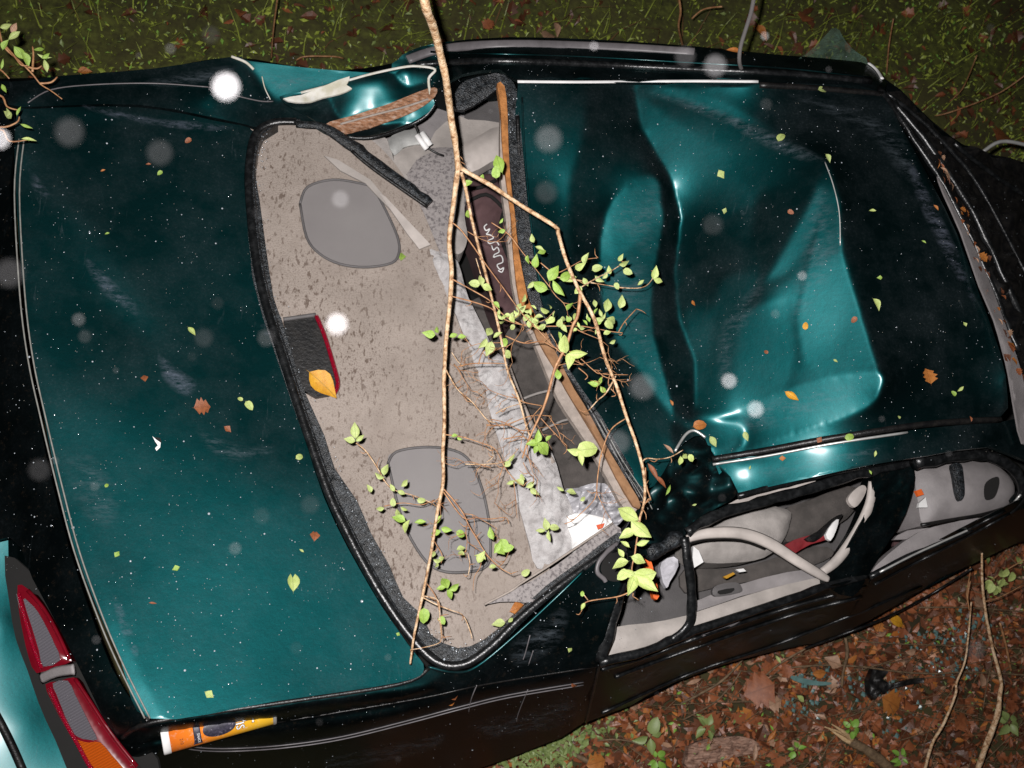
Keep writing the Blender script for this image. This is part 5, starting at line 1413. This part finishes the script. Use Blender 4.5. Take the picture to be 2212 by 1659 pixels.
# moss spreads over the soil on the far side of the car
_t = M_soil.node_tree; _b = _t.nodes['Principled BSDF']
_base = _b.inputs['Base Color'].links[0].from_socket
_tc = _t.nodes.new('ShaderNodeTexCoord'); _sx = _t.nodes.new('ShaderNodeSeparateXYZ'); _t.links.new(_tc.outputs['Object'], _sx.inputs[0])
_mr = _t.nodes.new('ShaderNodeMapRange'); _mr.inputs['From Min'].default_value = -.1; _mr.inputs['From Max'].default_value = .6
_t.links.new(_sx.outputs[1], _mr.inputs[0])
_mq = nz(_t, 30, 8, .75); _mc = ramp(_t, _mq.outputs[0], [(.35, (.025, .024, .007)), (.5, (.068, .075, .012)), (.66, (.13, .15, .024))])
_mn = nz(_t, 3, 5, .7); _mm = ramp(_t, _mn.outputs[0], [(.38, (.1,) * 3), (.6, (1,) * 3)])
_mu = _t.nodes.new('ShaderNodeMath'); _mu.operation = 'MULTIPLY'
_t.links.new(_mr.outputs[0], _mu.inputs[0]); _t.links.new(_mm.outputs[0], _mu.inputs[1])
_mx = _t.nodes.new('ShaderNodeMixRGB')
_t.links.new(_mu.outputs[0], _mx.inputs[0]); _t.links.new(_base, _mx.inputs[1]); _t.links.new(_mc.outputs[0], _mx.inputs[2]); _t.links.new(_mx.outputs[0], _b.inputs['Base Color'])

def project(p):
    q = R.transposed() @ (p - CAM)
    return (W / 2 + F * q.x / -q.z, H / 2 - F * q.y / -q.z)
def side_of(p):
    """'far' beyond the car, 'near' on the litter side, or None when the car hides it."""
    x, y = project(p)
    top = 180 if x < 480 else 150 if x < 1880 else 150 + (x - 1880) * .6
    bot = 1656 + (x - 1047) * -.425
    if y < top + 60: return 'far'
    if y > bot - 60: return 'near'
    return None

def scatter(name, count, kinds, mt, size, where, label, tilt=.5, zlift=.02, area=((-2.2, 4.8), (-2.2, 5.4)), dens=None):
    geo = [leaf_geo(*k) for k in kinds]
    VV, FF = [], []
    n = 0; tries = 0
    while n < count and tries < count * 12:
        tries += 1
        p = Vector((random.uniform(*area[0]), random.uniform(*area[1]), 0))
        if where and side_of(p) != where: continue
        if dens is not None and noise.noise(p * dens) < random.uniform(-.3, .3): continue
        nrm = Vector((random.gauss(0, tilt), random.gauss(0, tilt), 1)).normalized()
        M = basis(nrm, random.uniform(0, 360))
        s = random.uniform(*size)
        g = random.choice(geo)
        k = len(VV)
        p.z = random.uniform(0, zlift)
        for v in g[0]: VV.append(p + M @ (Vector(v) * s))
        FF += [[a + k for a in f] for f in g[1]]
        n += 1
    o = mesh_from(name, VV, FF, mt, smooth=False)
    return tag(o, label, kind='stuff')
LB = [(.55, .3, .3, 0, 3), (.8, .4, .3, .5, 6), (.4, .3, .5, 0, 3)]
LS = [(.55, .3, .2, 0, 2), (.4, .3, .3, 0, 2)]
near_area = ((.3, 3.2), (-1.2, 1.6)); far_area = ((-2.6, 5.4), (1.2, 5.6))
scatter('leaf_litter', 9000, LB, L_brown, (.012, .048), 'near', 'wet brown leaf litter beside the car', .45, .035, near_area)
scatter('leaf_litter', 8000, LB, L_dk, (.015, .06), 'near', 'dark rotting leaves beside the car', .4, .02, near_area)
scatter('leaf_litter', 900, LB, L_orange, (.014, .05), 'near', 'orange fallen leaves beside the car', .3, .035, near_area)
scatter('leaf_litter', 700, LB, L_tan, (.012, .046), 'near', 'tan fallen leaves beside the car', .35, .035, near_area)
scatter('ground_cover', 800, LS, G_mid, (.008, .02), 'near', 'small green creeping leaves in the litter', .4, .05, near_area, 2.2)
scatter('ground_cover', 500, LS, G_green, (.008, .025), 'near', 'bright green creeping leaves in the litter', .5, .05, near_area, 2.6)
scatter('moss', 26000, LS, L_olive, (.006, .022), 'far', 'dim olive ground cover beyond the car', .9, .06, far_area)
scatter('moss', 9000, LS, L_olive, (.012, .034), 'far', 'taller olive leaves in patches beyond the car', .9, .12, far_area, 2.4)
scatter('ground_cover', 6000, LS, G_green, (.008, .024), 'far', 'green leaves in the dim ground cover', .6, .1, far_area, 1.7)
scatter('ground_cover', 2200, LS, G_mid, (.01, .03), 'far', 'paler leaves in the dim ground cover', .6, .11, far_area, 2.0)
scatter('leaf_litter', 3500, LB, L_dk, (.02, .07), 'far', 'brown leaves beyond the car', .5, .06, far_area, 1.1)
scatter('leaf_litter', 700, LB, L_brown, (.015, .06), 'far', 'russet leaves beyond the car', .5, .09, far_area, 1.4)

def blades(name, count, where, area, mt, ln, label):
    VV, FF = [], []
    n = tries = 0
    while n < count and tries < count * 12:
        tries += 1
        p = Vector((random.uniform(*area[0]), random.uniform(*area[1]), 0))
        if side_of(p) != where: continue
        l = random.uniform(*ln); a = random.uniform(0, 6.28); bend = random.uniform(.2, .9)
        d = Vector((math.cos(a), math.sin(a), 0)); sdv = Vector((-d.y, d.x, 0)) * .0022
        k = len(VV)
        for t in (0, .5, 1):
            c = p + d * (l * bend * t * t) + Vector((0, 0, l * (1 - bend * .5) * t * (1.3 - .5 * t)))
            VV += [c - sdv * (1.1 - t), c + sdv * (1.1 - t)]
        FF += [[k, k + 1, k + 3, k + 2], [k + 2, k + 3, k + 5, k + 4]]
        n += 1
    return tag(mesh_from(name, VV, FF, mt, smooth=False), label, kind='stuff')
M_straw = mat('dry_stem', (.16, .075, .03), .8, 30)
blades('grass', 6500, 'far', far_area, L_olive, (.06, .2), 'dim grass beyond the car')
blades('dry_stems', 420, 'far', far_area, M_straw, (.12, .36), 'thin dry stems beyond the car')
blades('grass', 700, 'near', near_area, M_straw, (.05, .2), 'dry grass in the litter beside the car')

# fine twigs lying through the litter
VV, FF = [], []
n_ = 0
while n_ < 900:
    p = Vector((random.uniform(*near_area[0]), random.uniform(*near_area[1]), 0))
    if side_of(p) != 'near': continue
    n_ += 1
    a = random.uniform(-.7, 1.2); l = random.uniform(.05, .35); zz = random.uniform(.01, .05)
    P = [p + Vector((math.cos(a + .3 * noise.noise(p * 9 + Vector((t, 0, 0)))) * l * t, math.sin(a) * l * t, zz + .01 * noise.noise(p * 5 + Vector((t * 3, 0, 0))))) for t in (0, .33, .66, 1)]
    v_, f_ = tube_data(P, [random.uniform(.0008, .0022)] * 4, 4, caps=False)
    b = len(VV); VV += v_; FF += [[k + b for k in f] for f in f_]
tag(mesh_from('twig_litter', VV, FF, M_stick), 'thin broken twigs and stalks strewn through the litter', kind='stuff')
# glass and paint chips in the litter
M_chip = mat('glass_chip', (.12, .22, .21), .25, 60, spec=1)
VV, FF = [], []
for cx, cy, cnt, s in ((1760, 1470, 50, 30), (1880, 1490, 80, 30), (2080, 1360, 70, 34), (1990, 1400, 60, 40), (1740, 1530, 40, 25), (2060, 1450, 50, 30), (1950, 1540, 30, 60)):
    for k in range(cnt // 2):
        p = U(random.gauss(cx, s), random.gauss(cy, s * .6), .035)
        r = random.uniform(.003, .011); b = len(VV)
        for j in range(4):
            q = j * 1.57 + random.uniform(0, .9)
            VV.append(p + Vector((math.cos(q) * r, math.sin(q) * r, random.uniform(-.3, .3) * r)))
        VV.append(p + Vector((0, 0, r * .6)))
        FF += [[b, b + 1, b + 4], [b + 1, b + 2, b + 4], [b + 2, b + 3, b + 4], [b + 3, b, b + 4]]
tag(mesh_from('glass_chips', VV, FF, M_chip, smooth=False), 'blue-green chips of broken glass in the leaf litter', kind='stuff')

# sticks, saplings and bigger pieces on the ground
def stick(label, pts, rad, mt, cat='stick', name='stick', knob=.25, sub=()):
    t = thing(name, label, cat, tuple(U(*pts[0])))
    tube('shaft', pts, rad, mt, t, n=5, seg=8, knobby=knob)
    for sp2, r2, m2 in sub: tube('side_twig', sp2, r2, m2, t, n=4, seg=5, knobby=.3)
    return t
stick('grey-brown stick lying along the sill of the car', [(1726,1376,.05),(1790,1345,.06),(1850,1325,.07),(1920,1310,.07),(1960,1290,.07),(1990,1270,.08)], [.003,.01,.012,.010,.007,.004], M_stick, sub=(([(1850,1322,.08),(1900,1300,.09),(1940,1290,.1)], [.004,.003,.002], M_stick),))
t = stick('broken stick with pale splintered end in the leaf litter', [(1838,1600,.06),(1870,1620,.06),(1905,1645,.05),(1960,1690,.04)], [.016,.017,.018,.018], M_stick)
for pts in ([(1840,1592,.075),(1815,1582,.08),(1781,1570,.085)], [(1842,1598,.07),(1820,1580,.09),(1796,1564,.09)], [(1836,1604,.07),(1812,1590,.07),(1790,1574,.07)]):
    tube('splinter', pts, [.009,.007,.002], M_wood, t, seg=5, knobby=.4)
stick('leaning sapling stem with a pale broken bend at the right', [(2121,1190,.55),(2122,1260,.5),(2130,1330,.45),(2144,1400,.4),(2162,1470,.36),(2160,1500,.35),(2154,1545,.34),(2130,1610,.3),(2105,1680,.25)], [.003,.004,.0046,.0052,.0062,.007,.009,.009,.009], M_bark, 'sapling', 'sapling', .15,
      (([(2125,1300,.47),(2160,1290,.45),(2212,1262,.45)], [.003,.002,.0015], M_twig), ([(2140,1380,.4),(2165,1420,.35),(2200,1440,.3)], [.002,.0015,.001], M_twig)))
stick('thin yellow sapling leaning left of the broken-bend stem', [(2098,1300,.4),(2092,1370,.38),(2084,1430,.36),(2066,1475,.34),(2064,1500,.33),(2040,1560,.3),(2012,1610,.27),(1994,1680,.22)], [.0024,.0028,.0032,.0036,.004,.0046,.005,.005], M_bark, 'sapling', 'sapling', .15,
      (([(2094,1320,.4),(2090,1290,.42),(2096,1255,.44)], [.0025,.002,.0015], M_twig), ([(2066,1478,.34),(2060,1480,.34),(2056,1490,.34)], [.003,.002,.001], M_twig)))
stick('long thin vine running across the litter at the right', [(1706,1442,.06),(1780,1437,.07),(1860,1440,.08),(1950,1452,.08),(2020,1455,.09),(2100,1452,.09),(2240,1460,.08)], .0032, M_stick, 'vine', 'vine')
stick('pale vine just below the front door sill', [(1985,1312,.07),(2050,1312,.08),(2120,1314,.08),(2240,1324,.08)], .003, M_stick, 'vine', 'vine')
stick('middle vine crossing between the two pale ones', [(1850,1385,.06),(1960,1392,.07),(2080,1395,.07),(2240,1404,.07)], .0022, M_stick, 'vine', 'vine')
stick('short upright reddish stub in the litter', [(1826,1378,.12),(1830,1410,.1),(1822,1450,.07),(1818,1485,.04)], [.005,.006,.005,.004], M_stick)
stick('reddish stem at the far right of the litter', [(2160,1345,.2),(2172,1390,.15),(2180,1430,.1),(2184,1450,.06)], .004, M_twig)
stick('grey stick angled up against the muddy sill', [(1650,1462,.05),(1690,1430,.06),(1742,1400,.1)], [.003,.004,.003], M_stick)
stick('long stick under the sill at the bottom centre', [(1470,1520,.04),(1510,1500,.05),(1560,1470,.07),(1605,1425,.1)], [.003,.005,.004,.003], M_stick)
stick('dark twig slanting across the lower middle litter', [(1475,1555,.04),(1540,1520,.05),(1580,1480,.06),(1600,1450,.07)], .0026, M_stick)
stick('brown root at the bottom edge of the picture', [(1200,1600,.04),(1260,1640,.05),(1320,1670,.05),(1400,1700,.04)], [.006,.008,.009,.009], M_stick)
stick('curved twig near the bottom centre leaves', [(1290,1600,.05),(1340,1598,.06),(1390,1612,.06),(1420,1640,.05)], .003, M_stick)
stick('red-brown seedling stem by the door corner', [(2090,1180,.2),(2096,1230,.16),(2088,1290,.1),(2100,1320,.05)], .0025, M_twig)
for pts, lab in (([(1460,-40,.6),(1470,20,.5),(1466,60,.4),(1478,110,.2)], 'thin tan stem rising beyond the far door near the top'),
                 ([(1494,40,.4),(1520,20,.45),(1560,14,.5)], 'short twig branching off beyond the far door'),
                 ([(600,-10,.5),(590,70,.3),(586,130,.1)], 'thin dry stem beyond the crumpled rear quarter'),
                 ([(640,130,.1),(660,122,.12),(720,122,.1),(742,126,.06)], 'pale twig lying just beyond the crumpled quarter'),
                 ([(2050,220,.1),(2080,190,.2),(2110,120,.4)], 'thin bramble stem at the upper right'),
                 ([(2020,250,.1),(2060,240,.15),(2160,200,.2),(2230,150,.3)], 'long bramble stem sweeping to the right edge'),
                 ([(1915,160,.1),(1920,100,.2),(1930,40,.3)], 'dry stem behind the crazed glass')):
    stick(lab, pts, .004 if 'tan stem' in lab else .0028, M_twig, 'stem', 'dry_stem')
bk = patch('bark_chunk', [(1486,1612),(1530,1596),(1600,1590),(1640,1606),(1634,1624),(1590,1636),(1540,1650),(1500,1662),(1480,1650)], mat('pink_bark', [(.35, (.12, .06, .04)), (.6, (.36, .22, .16)), (.75, (.5, .36, .28))], .9, 30, bump=1, stretch=(1, 5, 1)), None, z=.035, n=2, step=5, thick=.03, crump=.035, cs=11)
tag(bk, 'pinkish weathered chunk of bark at the bottom edge', 'bark')
sh = patch('plastic_shard', [(1880,1500),(1876,1470),(1888,1442),(1905,1440),(1918,1452),(1908,1468),(1924,1478),(1970,1466),(1992,1464),(1994,1474),(1960,1480),(1920,1490),(1908,1500),(1900,1496),(1890,1512)], M_black, None, z=.07, n=1, step=6, thick=.03, crump=.02, cs=14)
tag(sh, 'black broken plastic shard lying in the leaf litter', 'plastic shard')
sh = patch('paint_shard', [(1704,1458),(1730,1464),(1770,1472),(1796,1474),(1790,1480),(1750,1480),(1715,1470)], M_chip, None, z=.05, n=2, step=6, thick=.006)
tag(sh, 'narrow blue-green shard in the litter below the sill', 'shard')

big = [(1940,1342,44,-10,L_yel,'round','yellow-ochre leaf on the litter below the front sill'),(1900,1352,36,60,L_orange,'lobed','orange lobed leaf left of the yellow-ochre one'),(1772,1455,46,0,L_orange,'oval0','oval orange-brown leaf in the middle of the litter'),(2125,1470,34,70,L_tan,'round','pinkish rounded leaf between the saplings'),
       (1675,1520,44,20,L_tan,'lobed','tan curled leaf beside the blue-green chips'),(1640,1490,90,200,L_brown,'lobed','large flat russet oak leaf'),(1930,1520,70,-30,L_orange,'lobed','large orange leaf right of the black shard'),(1668,1588,46,50,L_orange,'slim','narrow bright orange leaf near the bottom'),
       (1632,1625,50,80,L_tan,'slim','upright tan leaf standing beside the bark chunk'),(1970,1408,34,10,L_tan,'oval0','pale whitish leaf among the chips'),(2062,1442,28,-10,L_tan,'scrap','small whitish scrap by the yellow sapling'),(1832,1368,30,-60,L_orange,'oval2','small golden leaf on top of the litter'),
       (1700,1450,40,100,L_brown,'lobed','curled brown leaf left of the oval one'),(1500,1472,50,20,L_tan,'slim','tan folded leaf beneath the rear door'),(1540,1560,60,-40,L_brown,'lobed','broad russet leaf in the lower middle'),(1800,1430,50,150,L_tan,'scrap','pinkish brown curled leaf'),
       (1380,1500,60,20,L_brown,'oval1','brown leaf tucked under the rear sill'),(1375,1522,50,10,L_tan,'oval1','pink-brown leaf lower under the rear sill'),(1670,1400,30,80,L_orange,'scrap','rusty leaf touching the muddy sill'),(1680,1424,24,-60,L_mid,'oval2','pale green leaf just off the sill'),(1730,1510,28,-40,L_mid,'oval0','green leaf beside the chips'),
       (2120,1300,40,30,L_tan,'lobed','faded leaf near the sapling tops'),(1910,1370,50,10,L_tan,'slim','olive-tan long leaf with white edge'),(1290,1650,60,10,L_orange,'lobed','orange leaf at the bottom edge'),(1420,1620,56,-20,L_brown,'round','reddish leaf in front of the bark chunk'),(2080,1560,50,40,L_brown,'lobed','brown leaf between the leaning saplings'),
       (1186,70,34,60,L_tan,'lobed','pair of tan leaves beyond the car roof'),(1200,64,30,-80,L_tan,'oval1','drooping tan leaf beyond the car roof'),(1055,52,26,40,L_brown,'lobed','small brown leaf beyond the branch top'),(1640,74,40,-50,L_orange,'oval0','orange leaf behind the antenna'),(1743,30,34,60,L_brown,'lobed','brown leaf to the right of the antenna'),(182,152,26,10,L_orange,'oval0','orange leaf by the far rear corner'),
       (1590,108,40,0,L_orange,'slim','narrow orange-pink leaf lying on the far window frame'),(2176,286,50,40,L_brown,'lobed','brown leaf above the wiper at the right edge'),(520,20,30,80,L_brown,'scrap','reddish leaf high above the rear quarter')]
for x, y, s, a, mt, kd, lab in big:
    p = U(x, y, .075 if y > 400 else .14)
    if 'window frame' in lab: p = B(x, y, .03)
    s *= .72 if y > 1200 else 1
    o = put_leaf(kd, mt, p - (RX * math.cos(math.radians(a)) + RY * math.sin(math.radians(a))) * px_size(s, p) * .5, a, px_size(s, p), None, Vector((0, 0, 1)), .3, 'fallen_leaf')
    tag(o, lab, 'leaf')

def seedling(x, y, z, n, s, mt, label):
    t = thing('seedling', label, 'seedling', tuple(U(x, y, 0)))
    mt = {L_mid: G_mid, L_green: G_green}.get(mt, mt)
    tube('stem', [(x, y + 6, .0), (x, y, z)], .002, M_twig, t, n=2, seg=5)
    for k in range(n):
        a = 360 * k / n + random.uniform(-25, 25)
        p = U(x + 5 * math.cos(math.radians(a)), y - 5 * math.sin(math.radians(a)), z + random.uniform(0, .02))
        put_leaf(random.choice(['oval0', 'round', 'oval1']), mt, p, a, px_size(s * random.uniform(.45, .8), p), t, Vector((0, 0, 1)), .5)
seedling(1528, 1572, .07, 8, 34, L_mid, 'pale green seedling rosette in the lower litter')
seedling(1404, 1590, .12, 4, 46, L_mid, 'seedling with tall narrow leaf pair at the bottom centre')
seedling(1420, 1640, .08, 6, 34, L_green, 'green seedling below the tall-leaved one')
seedling(2074, 1215, .12, 6, 18, L_mid, 'small clover-like sprig under the front sill')
seedling(2128, 1200, .2, 5, 20, L_mid, 'leaf tuft at the tip of the leaning sapling')
seedling(2150, 1262, .12, 7, 28, L_lime, 'lime leaved sprig at the right edge')
seedling(2180, 1560, .1, 6, 34, L_mid, 'loose green sprig at the right edge of the litter')
seedling(1840, 1575, .08, 7, 26, L_green, 'green sprig behind the splintered stick')
seedling(1946, 1636, .07, 6, 26, L_green, 'tiny bright sprig at the bottom right')
seedling(1720, 1620, .07, 7, 24, L_green, 'green sprig right of the upright tan leaf')
seedling(1140, 1600, .05, 6, 30, L_green, 'dark green sprig against the rear sill')
row = thing('vine_shoot', 'arching shoot with a row of round lime leaves at the right edge', 'shoot', tuple(U(2200, 1240, 0)))
tube('stem', [(2130,1262,.1),(2160,1240,.16),(2190,1222,.18),(2230,1200,.2)], .002, M_twig, row)
for k in range(9):
    p = U(2134 + k * 11, 1254 - k * 6 + (k % 2) * 12, .18)
    put_leaf('round', L_lime, p, random.uniform(0, 360), px_size(20, p), row, Vector((0, 0, 1)), .4)
gv = []
geo = [leaf_geo(.62, .2, .2, 0, 3)]
VV, FF = [], []
for k in range(420):
    x = random.gauss(1170, 70); y = 1600 + (1170 - x) * .35 + random.gauss(20, 28)
    p = U(x, y, random.uniform(.04, .09))
    s = random.uniform(.012, .03); M = basis(Vector((random.gauss(0, .4), random.gauss(0, .4), 1)).normalized(), random.uniform(0, 360))
    b = len(VV)
    for v in geo[0][0]: VV.append(p + M @ (Vector(v) * s))
    FF += [[a + b for a in f] for f in geo[0][1]]
tag(mesh_from('ground_vine', VV, FF, G_mid, smooth=False), 'mat of small pale green leaves at the bottom centre', kind='stuff')

# ------------------------------------------------------------------ falling rain caught by the flash
def rain_mat(name, fac, c=(1, 1, 1)):
    m = bpy.data.materials.new(name)
    m.use_nodes = True
    t = m.node_tree
    t.nodes.clear()
    out = t.nodes.new('ShaderNodeOutputMaterial'); mx = t.nodes.new('ShaderNodeMixShader')
    tr = t.nodes.new('ShaderNodeBsdfTransparent'); df = t.nodes.new('ShaderNodeBsdfDiffuse')
    df.inputs[0].default_value = (*c, 1)
    mx.inputs[0].default_value = fac
    t.links.new(tr.outputs[0], mx.inputs[1]); t.links.new(df.outputs[0], mx.inputs[2]); t.links.new(mx.outputs[0], out.inputs[0])
    return m
ORB = [(488,187,26,3),(728,700,22,3),(1185,300,26,1),(1545,142,21,2),(1480,122,19,1),(1575,823,15,3),(1632,884,16,3),(1388,835,26,1),(1335,955,24,1),(735,430,17,1.6),(575,730,17,1),(1675,678,9,2),(1733,596,9,3),(368,105,10,2.4),
       (170,690,12,1.6),(183,727,12,1.2),(85,1015,20,.8),(508,1185,12,1.5),(205,1050,9,2),(2108,1405,17,1.2),(565,1115,16,.6),(838,1420,7,2.5),(1283,100,9,3),(1652,78,8,3),(0,300,18,3),(20,590,26,.6),(670,1090,18,.6),(150,285,26,.5),
       (1655,225,11,1.2),(1540,485,20,.6),(470,655,12,.8),(345,330,24,.35),(600,40,0,0),(455,75,16,.6),(1180,415,22,.5),(208,1382,8,1.8),(1475,360,0,0),(1140,435,0,0),(565,390,0,0),(560,460,14,.8),(790,830,6,2.5),(1280,905,14,1.3),(290,840,0,0),(1240,1070,0,0),(2070,1130,0,0),(415,770,9,.8),
       (120,995,7,1.5),(250,800,6,1.6),(2140,60,7,1.3),(1905,905,6,1.5),(860,1640,6,1.2),(1060,240,5,1.6),(1420,1500,6,1.4),(2050,980,6,1.5),(690,1560,7,1.1),(1790,150,6,2),(1350,1380,7,1.2),(300,120,6,1.6),(940,760,5,1.6),(645,1260,0,0),(440,730,18,.5),(1370,780,10,.8),(1560,1075,8,1.2),(2160,50,0,0),(740,1530,0,0),(640,1400,12,.5)]
S0 = 2.4
for name, lo, hi, fac in (('bright_rain', 2.9, 9, .036), ('pale_rain', 1.5, 2.9, .009), ('dim_rain', .9, 1.5, .0035), ('faint_rain', .1, .9, .0016)):
    VV, FF = [], []
    for x, y, r, b in ORB:
        if r == 0 or not (lo <= b < hi): continue
        inv = (2 * r / F) / .007 + 1 / S0
        dist = 1 / inv
        c = CAM + raydir(x, y).normalized() * dist
        rr = .42 * (r / F) * dist
        k = len(VV)
        seg, st = 10, 6
        for i in range(st + 1):
            th = math.pi * i / st
            for j in range(seg):
                ph = 2 * math.pi * j / seg
                VV.append(c + Vector((math.sin(th) * math.cos(ph), math.sin(th) * math.sin(ph), math.cos(th))) * rr)
        for i in range(st):
            for j in range(seg):
                j2 = (j + 1) % seg
                FF.append([k + i * seg + j, k + i * seg + j2, k + (i + 1) * seg + j2, k + (i + 1) * seg + j])
    o = mesh_from('rain', VV, FF, rain_mat(name, fac, (1, .98, 1)))
    tag(o, 'falling raindrops lit by the flash', kind='stuff')
